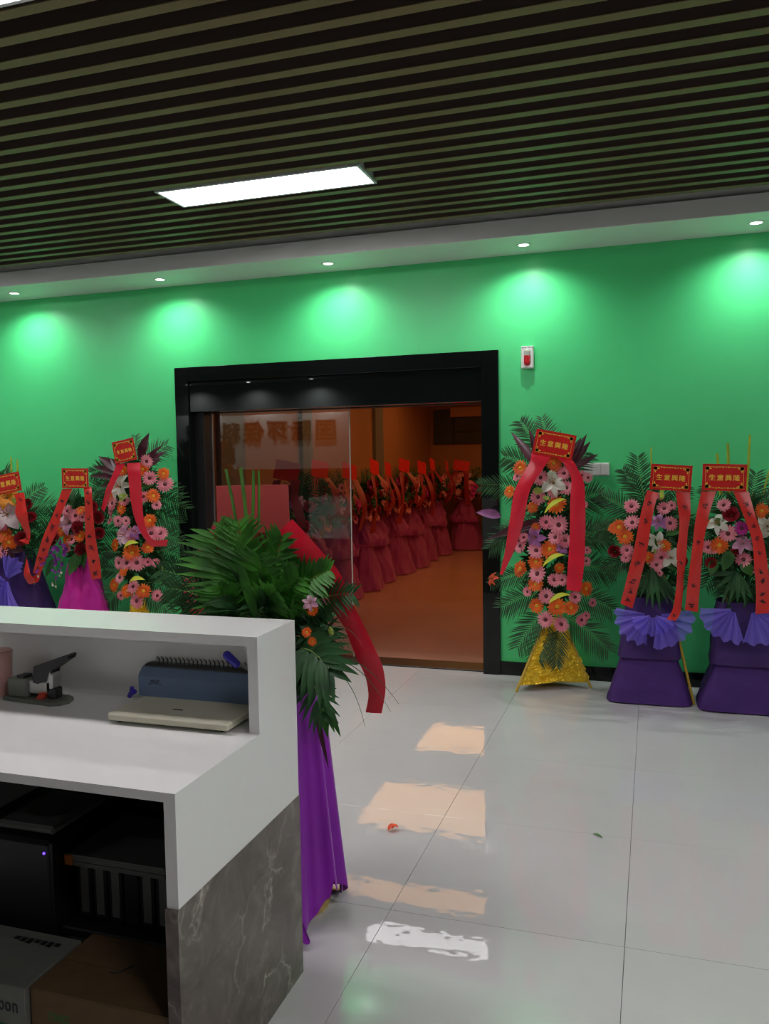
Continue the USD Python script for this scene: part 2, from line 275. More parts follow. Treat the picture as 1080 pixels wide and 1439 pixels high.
# every flower stand, in metres: fl flowers (kind, x, y, z, radius), fr palm fronds (base, tip, leaflet length), lv single leaves, st sticks, cd card corners, rb ribbon cross-sections
PLANTS = {
 'A': {
  'fl': [('pink',-5.074,5.48,1.125,0.063),('pink',-5.057,5.48,1.271,0.0481),('pink',-5.078,5.48,0.897,0.0629),('pink',-5.183,5.485,1.043,0.0635),('pink',-5.214,5.49,1.219,0.0637),('orange',-5.022,5.483,0.971,0.0737),('orange',-5.053,5.481,1.03,0.0665),('orange',-5.158,5.483,1.131,0.0672),('lily_pinkw',-5.023,5.482,1.198,0.1217),('lily_orange',-5.019,5.482,1.334,0.0848),('rose',-4.863,5.527,1.276,0.0435),('rose',-4.849,5.546,1.176,0.0397),('rose',-4.914,5.507,1,0.051),('bud',-4.933,5.495,1.336,0.0329)],
  'fr': [(-5.078,5.64,1.209,-4.881,5.74,1.414,0.0915),(-5.08,5.64,1.18,-4.816,5.74,1.264,0.1555),(-5.085,5.64,1.09,-4.755,5.724,1.146,0.1555),(-5.088,5.64,1.03,-4.78,5.7,0.968,0.1555),(-5.11,5.64,0.969,-4.875,5.676,0.835,0.1466),(-5.182,5.64,1.329,-5.445,5.756,1.569,0.1293),(-5.16,5.64,1.389,-5.275,5.756,1.567,0.1107),(-5.132,5.64,0.909,-4.936,5.6,0.827,0.1101),(-5.258,5.64,0.967,-5.517,5.61,0.875,0.1485)],
  'lv': [('leaf',-4.934,5.521,1.247,-4.956,5.513,1.364,0.0729),('leaf',-4.913,5.491,1.147,-4.815,5.594,1.162,0.0511),('bud',-4.939,5.47,1.294,-4.901,5.479,1.337,0.044),('leaf',-5.02,5.505,1.043,-4.94,5.521,1.13,0.0662),('dark',-5.009,5.485,0.927,-4.897,5.518,0.897,0.0735),('dark',-5.067,5.47,0.928,-4.958,5.483,0.841,0.074)],
  'st': [(-5.158,5.69,1.387,-5.163,5.705,1.672,0.0165),(-5.104,5.69,1.357,-5.098,5.705,1.649,0.0164)],
  'cd': [[-5.15,5.44,1.506],[-4.852,5.44,1.552],[-4.829,5.44,1.39],[-5.131,5.44,1.361]],
  'rb': [[(-4.92,5.45,1.37,-4.82,5.445,1.381),(-4.876,5.42,1.296,-4.776,5.415,1.283),(-4.871,5.4,1.219,-4.74,5.395,1.206),(-4.816,5.41,1.111,-4.742,5.405,1.112),(-4.789,5.42,1.024,-4.749,5.415,1.04),(-4.866,5.41,0.996,-4.758,5.405,0.966)],[(-5.159,5.45,1.36,-5.055,5.445,1.367),(-5.233,5.43,1.164,-5.129,5.425,1.165),(-5.3,5.43,0.958,-5.186,5.425,0.96)]],
 },
 'B': {
  'fl': [('pink',-4.469,5.529,1.226,0.0526),('pink',-4.387,5.521,1.192,0.0557),('pink',-4.494,5.531,0.917,0.0386),('pink',-4.433,5.523,0.998,0.0524),('pink',-4.321,5.522,1.178,0.038),('pink',-4.192,5.561,1.147,0.0307),('orange',-4.538,5.541,1.067,0.0528),('orange',-4.481,5.529,0.99,0.0561),('orange',-4.352,5.52,1.028,0.0485),('orange',-4.556,5.547,1.146,0.0388),('orange',-4.334,5.521,1.232,0.0416),('lily_pink',-4.454,5.526,1.134,0.0875),('rose',-4.366,5.52,1.099,0.0486),('rose',-4.635,5.57,0.991,0.0567),('rose',-4.349,5.521,0.921,0.0468),('rose',-4.208,5.55,1.176,0.0478),('rose',-4.236,5.536,1.262,0.0377),('rose',-4.202,5.557,1.048,0.0409)],
  'fr': [(-4.489,5.66,1.196,-4.613,5.76,1.352,0.1043),(-4.524,5.66,1.181,-4.704,5.76,1.323,0.1221),(-4.581,5.66,1.093,-4.787,5.744,1.204,0.1051),(-4.401,5.66,1.211,-4.331,5.76,1.381,0.138),(-4.369,5.66,1.153,-4.199,5.76,1.264,0.1376),(-4.358,5.66,1.037,-4.196,5.744,1.06,0.1202),(-4.603,5.66,1.004,-4.909,5.728,1.024,0.1404),(-4.382,5.66,0.89,-4.239,5.696,0.831,0.1032)],
  'lv': [('leaf',-4.335,5.511,0.894,-4.477,5.518,0.703,0.0952),('leaf',-4.586,5.543,0.842,-4.79,5.619,0.665,0.0707),('leaf',-4.309,5.524,0.921,-4.332,5.522,0.764,0.069),('leaf',-4.412,5.521,0.862,-4.4,5.52,0.733,0.0697),('leaf',-4.447,5.544,1.218,-4.405,5.541,1.333,0.0594),('leaf',-4.29,5.549,1.019,-4.217,5.581,0.931,0.0688)],
  'st': [],
  'cd': [[-4.481,5.48,1.57],[-4.222,5.48,1.566],[-4.219,5.48,1.42],[-4.462,5.48,1.404]],
  'rb': [[(-4.48,5.49,1.407,-4.382,5.485,1.409),(-4.55,5.46,1.223,-4.461,5.455,1.224),(-4.621,5.45,1.081,-4.502,5.445,1.076),(-4.68,5.45,0.951,-4.586,5.445,0.939),(-4.735,5.45,0.821,-4.644,5.445,0.816),(-4.784,5.46,0.724,-4.701,5.455,0.72)],[(-4.277,5.49,1.413,-4.206,5.485,1.422),(-4.254,5.46,1.323,-4.174,5.455,1.337),(-4.245,5.45,1.141,-4.155,5.445,1.142),(-4.242,5.45,0.959,-4.139,5.445,0.961),(-4.235,5.46,0.802,-4.128,5.455,0.82),(-4.217,5.46,0.687,-4.117,5.455,0.705)],[(-4.782,5.46,0.702,-4.696,5.455,0.727),(-4.807,5.45,0.633,-4.722,5.445,0.655),(-4.852,5.45,0.702,-4.785,5.445,0.726),(-4.848,5.46,0.788,-4.805,5.455,0.746),(-4.854,5.48,0.865,-4.844,5.475,0.844)]],
 },
 'C': {
  'fl': [('pink',-3.711,5.52,1.614,0.0525),('pink',-3.696,5.526,1.484,0.0557),('pink',-3.607,5.601,1.433,0.0646),('pink',-4.055,5.552,1.29,0.0625),('pink',-4.08,5.56,1.226,0.0508),('pink',-3.75,5.515,1.34,0.0494),('pink',-3.656,5.548,1.276,0.0391),('pink',-3.998,5.533,1.151,0.0471),('pink',-4.095,5.565,1.148,0.0373),('pink',-3.7,5.53,1.056,0.0654),('pink',-3.644,5.565,1.054,0.0584),('pink',-3.864,5.511,1.042,0.0615),('pink',-4.002,5.53,0.82,0.0538),('pink',-3.917,5.515,0.824,0.0617),('pink',-3.824,5.51,0.827,0.0662),('pink',-3.997,5.528,0.701,0.0504),('pink',-3.865,5.51,0.637,0.0581),('pink',-3.837,5.51,0.526,0.0612),('pink',-3.678,5.552,0.566,0.0488),('pink',-3.993,5.526,0.56,0.0369),('pink',-3.736,5.522,0.834,0.0361),('pink',-3.679,5.545,0.826,0.0358),('pink',-3.923,5.519,1.313,0.0452),('pink',-3.912,5.516,1.153,0.0418),('orange',-3.749,5.514,1.553,0.0527),('orange',-3.61,5.586,1.516,0.0485),('orange',-3.676,5.535,1.346,0.0555),('orange',-4.087,5.565,1.345,0.0542),('orange',-3.954,5.524,1.257,0.0587),('orange',-3.709,5.526,1.153,0.0573),('orange',-3.87,5.511,0.903,0.0698),('orange',-3.731,5.522,0.946,0.0492),('orange',-4.037,5.541,0.96,0.0539),('orange',-4.061,5.545,0.64,0.059),('orange',-3.926,5.515,0.599,0.0534),('orange',-3.78,5.515,0.604,0.0576),('orange',-3.932,5.522,1.541,0.0452),('orange',-3.947,5.519,0.767,0.0535),('lily_white',-3.966,5.528,1.417,0.0974),('lily_pink',-3.935,5.519,1.041,0.087),('lily_purple',-3.823,5.51,1.064,0.0596)],
  'fr': [(-3.929,5.68,1.524,-3.718,5.796,1.733,0.1326),(-3.916,5.68,1.439,-3.593,5.78,1.32,0.1407),(-3.904,5.68,1.325,-3.548,5.78,1.235,0.1487),(-3.996,5.68,1.511,-4.409,5.78,1.527,0.1167),(-4.032,5.68,1.44,-4.417,5.78,1.351,0.1338),(-4.037,5.68,1.326,-4.306,5.74,1.235,0.1171),(-3.942,5.68,1.211,-3.607,5.764,1.122,0.1409),(-3.884,5.68,1.012,-3.565,5.74,0.982,0.1153),(-3.905,5.68,0.897,-3.58,5.732,0.855,0.1155),(-3.911,5.68,0.753,-3.51,5.716,0.759,0.1155),(-3.899,5.68,0.639,-3.492,5.65,0.585,0.1318),(-3.902,5.68,0.567,-3.619,5.64,0.427,0.1153),(-4.068,5.68,0.59,-4.249,5.64,0.444,0.1338),(-4.097,5.68,0.72,-4.226,5.65,0.749,0.1007),(-4.074,5.68,0.865,-4.203,5.65,0.895,0.1005),(-3.979,5.68,1.525,-3.997,5.796,1.811,0.0999)],
  'lv': [('dark',-3.775,5.532,1.622,-3.698,5.545,1.833,0.0858),('dark',-3.928,5.539,1.527,-4.259,5.662,1.66,0.0769),('dark',-3.948,5.542,1.513,-4.314,5.662,1.579,0.057),('dark',-3.949,5.542,1.486,-4.355,5.662,1.503,0.0503),('dark',-3.951,5.542,1.444,-4.256,5.662,1.413,0.057),('dark',-3.762,5.534,1.581,-3.608,5.634,1.688,0.056),('dark',-3.761,5.534,1.594,-3.615,5.606,1.74,0.0428),('dark',-3.719,5.542,1.58,-3.629,5.59,1.633,0.0557),('dark',-3.965,5.546,1.555,-4.088,5.585,1.641,0.0571),('spathe',-3.927,5.49,0.935,-3.782,5.481,0.984,0.0502),('spathe',-3.879,5.482,0.676,-3.742,5.487,0.697,0.0466),('bud',-3.947,5.506,1.313,-3.875,5.494,1.362,0.0571),('leaf',-3.755,5.514,1.416,-3.661,5.541,1.442,0.0593),('leaf',-4.014,5.555,1.332,-4.155,5.608,1.272,0.0673)],
  'st': [],
  'cd': [[-4.004,5.47,1.759],[-3.809,5.47,1.793],[-3.747,5.47,1.638],[-3.941,5.47,1.6]],
  'rb': [[(-3.956,5.48,1.6,-3.877,5.475,1.602),(-3.995,5.46,1.502,-3.935,5.455,1.488),(-4.05,5.47,1.405,-3.995,5.465,1.391),(-4.076,5.48,1.356,-4.034,5.475,1.336),(-4.134,5.5,1.251,-4.098,5.495,1.223)],[(-3.864,5.48,1.602,-3.744,5.475,1.606),(-3.838,5.45,1.501,-3.72,5.445,1.5),(-3.826,5.45,1.337,-3.711,5.445,1.337),(-3.789,5.44,1.2,-3.697,5.435,1.201),(-3.741,5.44,1.091,-3.675,5.435,1.092),(-3.697,5.44,1.023,-3.638,5.435,1.025),(-3.65,5.45,0.966,-3.598,5.445,1.011),(-3.53,5.47,0.966,-3.51,5.465,1.017)]],
 },
 'D': {
  'fl': [('orange',-0.854,5.616,1.525,0.0526),('orange',-0.939,5.682,1.363,0.0454),('orange',-0.626,5.55,1.555,0.0542),('orange',-0.608,5.551,1.281,0.0658),('orange',-0.764,5.571,1.266,0.0446),('orange',-0.652,5.551,0.984,0.0617),('orange',-0.748,5.566,0.897,0.052),('orange',-0.858,5.616,0.84,0.0571),('orange',-0.591,5.552,0.862,0.0365),('orange',-0.748,5.566,0.746,0.0564),('orange',-0.747,5.566,1.127,0.0327),('orange',-0.742,5.564,0.599,0.0519),('orange',-0.606,5.551,0.599,0.0614),('orange',-0.515,5.567,0.593,0.0506),('orange',-0.424,5.616,0.719,0.0501),('pink',-0.711,5.558,1.462,0.0547),('pink',-0.559,5.556,1.489,0.048),('pink',-0.728,5.561,1.332,0.0533),('pink',-0.629,5.55,1.368,0.044),('pink',-0.545,5.559,1.392,0.0537),('pink',-0.676,5.552,1.165,0.0501),('pink',-0.595,5.551,1.147,0.0642),('pink',-0.616,5.55,1.065,0.0498),('pink',-0.857,5.616,0.996,0.0541),('pink',-0.744,5.565,0.974,0.0564),('pink',-0.553,5.557,1.043,0.0494),('pink',-0.736,5.563,0.816,0.0623),('pink',-0.624,5.55,0.781,0.0469),('pink',-0.575,5.554,0.782,0.0437),('pink',-0.678,5.552,0.67,0.053),('pink',-0.683,5.553,0.51,0.056),('pink',-0.582,5.553,0.483,0.0539),('pink',-0.451,5.596,0.51,0.0431),('pink',-0.492,5.575,0.665,0.0433),('pink',-0.386,5.666,0.617,0.0313),('pink',-0.418,5.622,0.974,0.0286),('pink',-0.45,5.596,1.473,0.0345),('pink',-0.413,5.626,1.457,0.0343),('pink',-0.879,5.636,1.469,0.0361),('pink',-0.807,5.587,0.689,0.0359),('pink',-0.431,5.61,1.278,0.0244),('pink',-0.424,5.616,0.902,0.0344),('pink',-0.425,5.616,0.536,0.0286),('pink',-0.832,5.6,1.057,0.036),('lily_white',-0.629,5.55,1.425,0.0806),('lily_purple',-0.747,5.566,1.062,0.0668),('lily_purple',-0.574,5.554,0.993,0.0437),('redbloom',-1.062,5.682,0.754,0.046)],
  'fr': [(-0.663,5.72,1.509,-0.732,5.82,1.862,0.1028),(-0.677,5.72,1.48,-0.885,5.836,1.844,0.1176),(-0.677,5.72,1.435,-0.991,5.82,1.603,0.125),(-0.693,5.72,1.301,-1.155,5.78,1.406,0.1031),(-0.708,5.72,1.167,-1.097,5.78,0.959,0.118),(-0.723,5.72,0.987,-1.003,5.78,1.069,0.1108),(-0.724,5.72,0.807,-1.067,5.69,0.725,0.0887),(-0.725,5.72,0.656,-0.999,5.69,0.559,0.1182),(-0.71,5.72,0.535,-0.884,5.67,0.293,0.1254),(-0.681,5.72,0.476,-0.747,5.65,0.23,0.125),(-0.593,5.72,0.449,-0.621,5.64,0.187,0.0874),(-0.578,5.72,0.51,-0.287,5.68,0.302,0.1309),(-0.577,5.72,0.661,-0.278,5.772,0.566,0.1236),(-0.577,5.72,0.84,-0.265,5.804,0.807,0.1236),(-0.576,5.72,1.049,-0.274,5.82,1.044,0.1236),(-0.576,5.72,1.227,-0.354,5.836,1.34,0.1309),(-0.59,5.72,1.405,-0.441,5.844,1.624,0.1165),(-0.584,5.72,0.96,-0.238,5.82,1.119,0.1164)],
  'lv': [('dark',-0.718,5.579,1.512,-0.932,5.702,1.774,0.0622),('dark',-0.703,5.576,1.526,-0.795,5.603,1.789,0.0502),('dark',-0.533,5.582,1.524,-0.419,5.642,1.744,0.0522),('dark',-0.533,5.582,1.51,-0.397,5.668,1.697,0.0493),('dark',-0.518,5.566,1.51,-0.347,5.682,1.61,0.0434),('dark',-0.547,5.579,1.553,-0.452,5.616,1.723,0.0436),('dark',-0.66,5.571,1.512,-0.581,5.573,1.768,0.05),('spathe',-0.683,5.524,1.228,-0.54,5.529,1.317,0.0413),('spathe',-0.695,5.525,0.875,-0.549,5.528,0.95,0.0414),('spathe',-0.653,5.521,0.632,-0.519,5.535,0.685,0.0412),('dark',-0.704,5.576,1.178,-1.082,5.702,1.044,0.0532),('dark',-0.719,5.579,1.148,-1.128,5.702,1.021,0.0444),('purple',-1.001,5.682,1.191,-1.176,5.682,1.22,0.067),('dark',-0.78,5.595,1.117,-1.007,5.702,0.863,0.0536),('bud',-0.699,5.536,1.369,-0.765,5.553,1.376,0.0443),('bud',-0.67,5.532,1.34,-0.673,5.532,1.311,0.0442)],
  'st': [],
  'cd': [[-0.729,5.51,1.785],[-0.476,5.51,1.733],[-0.503,5.51,1.574],[-0.762,5.51,1.621]],
  'rb': [[(-0.764,5.52,1.628,-0.631,5.515,1.609),(-0.78,5.49,1.557,-0.692,5.485,1.513),(-0.87,5.48,1.386,-0.769,5.475,1.386),(-0.91,5.5,1.182,-0.816,5.495,1.183),(-0.947,5.52,0.975,-0.878,5.515,0.992),(-0.989,5.54,0.806,-0.966,5.535,0.807)],[(-0.625,5.52,1.609,-0.502,5.515,1.574),(-0.559,5.49,1.554,-0.469,5.485,1.525),(-0.508,5.49,1.455,-0.425,5.485,1.426),(-0.514,5.49,1.299,-0.418,5.485,1.285),(-0.519,5.5,1.071,-0.419,5.495,1.073),(-0.533,5.49,0.843,-0.431,5.485,0.846),(-0.54,5.49,0.725,-0.451,5.485,0.717)]],
 },
 'E': {
  'fl': [('pink',-0.132,5.464,1.275,0.0493),('pink',-0.125,5.461,1.174,0.0519),('pink',0.065,5.444,1.264,0.0444),('pink',0.107,5.453,1.283,0.0328),('pink',0.099,5.451,1.173,0.048),('pink',0.042,5.442,1.342,0.0254),('pink',-0.157,5.474,0.996,0.0443),('pink',-0.163,5.477,0.949,0.0365),('pink',0.048,5.442,0.957,0.0458),('pink',0.02,5.44,0.911,0.0434),('pink',0.038,5.441,0.859,0.0229),('pink',0.185,5.484,1.164,0.0325),('pink',0.044,5.442,0.997,0.0318),('orange',-0.209,5.506,1.139,0.0524),('orange',-0.17,5.481,1.081,0.0522),('orange',-0.243,5.541,1.129,0.0368),('orange',-0.03,5.442,0.956,0.0385),('orange',0.062,5.444,1.029,0.0457),('lily_purple',0.033,5.441,1.179,0.0509),('lily_white',0.019,5.44,1.055,0.0612),('lily_white',0.106,5.452,0.957,0.0631),('rose',-0.236,5.532,0.981,0.0368),('rose',0.162,5.471,0.937,0.0376),('bud',0.013,5.44,0.992,0.023)],
  'fr': [(-0.032,5.6,1.22,-0.099,5.716,1.583,0.1154),(-0.032,5.6,1.207,-0.191,5.716,1.502,0.0898),(-0.045,5.6,1.139,-0.336,5.684,1.331,0.1092),(-0.044,5.6,1.058,-0.342,5.668,1.103,0.1028),(-0.044,5.6,0.977,-0.293,5.636,0.844,0.0899),(-0.031,5.6,0.923,-0.198,5.57,0.896,0.077),(0.082,5.6,1.181,0.197,5.7,1.39,0.0886),(0.096,5.6,1.06,0.256,5.55,1.094,0.1138),(0.096,5.6,0.98,0.23,5.545,1.16,0.1011),(0.082,5.6,1.141,0.044,5.716,1.458,0.076),(0.083,5.6,0.953,0.197,5.57,0.772,0.076)],
  'lv': [('leaf',0.019,5.44,0.996,-0.019,5.441,1.127,0.0459),('leaf',0.08,5.447,1.101,0.204,5.496,1.15,0.0633),('leaf',0.069,5.445,0.918,0.181,5.481,0.877,0.0507),('blade',-0.005,5.44,0.891,-0.08,5.449,0.689,0.0281),('blade',-0.005,5.42,0.893,-0.042,5.423,0.642,0.0281),('blade',-0.005,5.41,0.895,-0.002,5.41,0.632,0.0281),('blade',-0.005,5.41,0.895,0.045,5.412,0.621,0.0281),('blade',-0.005,5.43,0.892,0.095,5.439,0.657,0.0281),('blade',-0.005,5.44,0.891,0.139,5.461,0.642,0.0281),('blade',-0.005,5.46,0.888,0.157,5.489,0.704,0.0281),('blade',-0.005,5.46,0.888,-0.099,5.474,0.751,0.0281),('blade',-0.005,5.46,0.888,0.196,5.508,0.596,0.0281)],
  'st': [(-0.01,5.66,1.338,-0.016,5.674,1.649,0.0115),(0.049,5.4,1.331,0.049,5.44,1.413,0.0254)],
  'cd': [[-0.01,5.4,1.546],[0.234,5.4,1.528],[0.211,5.4,1.373],[-0.026,5.4,1.387]],
  'rb': [[(-0.037,5.41,1.382,0.03,5.405,1.365),(-0.074,5.38,1.235,-0.004,5.375,1.223),(-0.114,5.38,1.013,-0.036,5.375,1.002),(-0.154,5.39,0.841,-0.073,5.385,0.831),(-0.179,5.4,0.733,-0.098,5.395,0.73),(-0.196,5.4,0.663,-0.122,5.395,0.637)],[(0.13,5.41,1.373,0.214,5.405,1.373),(0.149,5.39,1.235,0.217,5.385,1.236),(0.153,5.41,1.131,0.203,5.405,1.132),(0.139,5.43,1,0.196,5.425,0.975),(0.143,5.43,0.87,0.182,5.425,0.845),(0.133,5.4,0.744,0.176,5.395,0.746),(0.116,5.38,0.642,0.164,5.375,0.632),(0.08,5.37,0.578,0.137,5.365,0.575)]],
 },
 'F': {
  'fl': [('pink',0.407,5.41,1.288,0.0423),('pink',0.432,5.405,1.116,0.053),('pink',0.323,5.443,1.027,0.044),('pink',0.358,5.426,1.017,0.0328),('pink',0.52,5.401,0.96,0.0477),('pink',0.574,5.407,0.897,0.0237),('pink',0.294,5.463,1.038,0.027),('pink',0.712,5.468,1.006,0.0349),('orange',0.386,5.416,1.044,0.0533),('orange',0.334,5.437,1.169,0.0268),('orange',0.617,5.419,1.254,0.0471),('orange',0.309,5.45,1.386,0.0122),('magenta',0.507,5.4,1.148,0.0453),('lily_pink',0.514,5.4,1.054,0.0572),('lily_white',0.377,5.418,1.171,0.0606),('lily_white',0.654,5.434,1.16,0.0645),('rose',0.448,5.403,1.23,0.0433),('rose',0.341,5.434,0.932,0.0317),('rose',0.473,5.401,1.009,0.024)],
  'fr': [(0.462,5.56,1.147,0.322,5.676,1.39,0.0961),(0.486,5.56,1.161,0.53,5.676,1.428,0.0959),(0.534,5.56,1.148,0.614,5.676,1.467,0.1132),(0.558,5.56,1.123,0.699,5.676,1.336,0.095),(0.439,5.56,1.043,0.28,5.53,0.939,0.0844),(0.463,5.56,0.991,0.317,5.52,0.783,0.1081),(0.476,5.56,0.965,0.414,5.515,0.735,0.096),(0.524,5.56,0.966,0.628,5.52,0.78,0.0954),(0.463,5.56,1.069,0.246,5.628,1.166,0.0721),(0.559,5.56,0.993,0.721,5.53,0.872,0.095)],
  'lv': [('leaf',0.45,5.393,1.01,0.405,5.401,0.881,0.0721),('leaf',0.508,5.39,0.948,0.567,5.396,0.86,0.0716),('leaf',0.358,5.426,0.953,0.336,5.437,0.848,0.0608),('leaf',0.403,5.411,1.159,0.356,5.426,1.208,0.0483),('blade',0.485,5.39,0.884,0.406,5.401,0.727,0.0287),('blade',0.484,5.37,0.887,0.439,5.374,0.695,0.0287),('blade',0.484,5.37,0.887,0.485,5.37,0.697,0.0287),('blade',0.484,5.38,0.885,0.533,5.381,0.685,0.0287),('blade',0.486,5.4,0.883,0.582,5.408,0.707,0.0287),('blade',0.488,5.42,0.88,0.361,5.446,0.77,0.0287),('blade',0.488,5.42,0.88,0.291,5.488,0.84,0.0287)],
  'st': [(0.404,5.61,1.34,0.381,5.625,1.601,0.0194),(0.45,5.61,1.34,0.443,5.625,1.665,0.0193),(0.551,5.61,1.339,0.57,5.625,1.714,0.0167),(0.632,5.61,1.287,0.681,5.625,1.493,0.0118)],
  'cd': [[0.284,5.36,1.542],[0.528,5.36,1.534],[0.529,5.36,1.376],[0.278,5.36,1.377]],
  'rb': [[(0.277,5.37,1.374,0.36,5.365,1.374),(0.245,5.34,1.214,0.315,5.335,1.215),(0.225,5.34,1.024,0.287,5.335,1.038),(0.203,5.35,0.831,0.274,5.345,0.834),(0.192,5.35,0.702,0.266,5.345,0.706),(0.186,5.35,0.648,0.261,5.345,0.638)],[(0.456,5.37,1.373,0.541,5.365,1.373),(0.512,5.34,1.228,0.577,5.335,1.229),(0.559,5.34,1.08,0.62,5.335,1.093),(0.574,5.34,0.906,0.649,5.335,0.908),(0.586,5.35,0.767,0.66,5.345,0.771),(0.585,5.35,0.636,0.666,5.345,0.652)]],
 },
 'N': {
  'fl': [('orange',-1.066,2.558,1.107,0.0189),('orange',-1.087,2.553,1.033,0.0171),('orange',-1.07,2.557,1.003,0.0151),('lily_pink',-1.074,2.555,1.131,0.0246),('bud',-1.012,2.581,1.034,0.0205),('bud',-1.67,2.618,1.223,0.0085)],
  'fr': [(-1.383,2.66,1.034,-1.454,2.56,1.337,0.158,1.6),(-1.363,2.66,1.03,-1.371,2.58,1.376,0.141,1.5),(-1.323,2.66,1.037,-1.223,2.61,1.327,0.125,1.5),(-1.374,2.66,1.016,-1.624,2.54,1.154,0.1,1),(-1.383,2.66,1.034,-1.675,2.56,1.217,0.091,0.9),(-1.274,2.66,1.039,-1.037,2.56,1.229,0.1,1.5),(-1.255,2.66,1.022,-0.942,2.54,1.16,0.083,0.9),(-1.334,2.66,1.018,-1.61,2.64,1.249,0.108,1.2),(-1.304,2.66,1.019,-1.139,2.63,1.27,0.108,1.6),(-1.404,2.66,1.015,-1.578,2.56,1.08,0.091,1),(-1.313,2.66,1.033,-1.276,2.54,1.269,0.125,1.5),(-1.284,2.66,1.02,-1.139,2.54,1.204,0.108,1.6),(-1.414,2.66,1.014,-1.422,2.52,1.164,0.108,1.5),(-1.354,2.66,1.017,-1.214,2.52,1.162,0.1,1.6)],
  'cd': [[-1.513,2.68,1.513],[-1.226,2.68,1.517],[-1.225,2.68,1.348],[-1.512,2.68,1.34]],
  'rb': [[(-1.254,2.63,1.343,-1.193,2.63,1.398),(-1.13,2.6,1.234,-1.097,2.6,1.316),(-1.058,2.58,1.161,-1,2.58,1.223),(-1.018,2.56,1.098,-0.956,2.56,1.139),(-0.972,2.55,1.037,-0.914,2.55,1.071),(-0.936,2.55,0.951,-0.869,2.55,0.976),(-0.909,2.56,0.883,-0.848,2.56,0.915),(-0.903,2.57,0.815,-0.843,2.57,0.837),(-0.918,2.58,0.751,-0.86,2.58,0.753)],[(-1.517,2.66,1.378,-1.442,2.66,1.373),(-1.59,2.68,1.286,-1.496,2.68,1.301),(-1.659,2.7,1.203,-1.557,2.7,1.205),(-1.674,2.7,1.122,-1.572,2.7,1.12),(-1.66,2.7,1.014,-1.563,2.7,1.019)]],
  'st': [(-1.389,2.6,1.361,-1.428,2.6,1.574,0.0118),(-1.346,2.59,1.362,-1.365,2.59,1.578,0.0142),(-1.332,2.6,1.362,-1.321,2.6,1.568,0.0118),(-1.312,2.61,1.361,-1.306,2.61,1.567,0.0094)],
 },
}
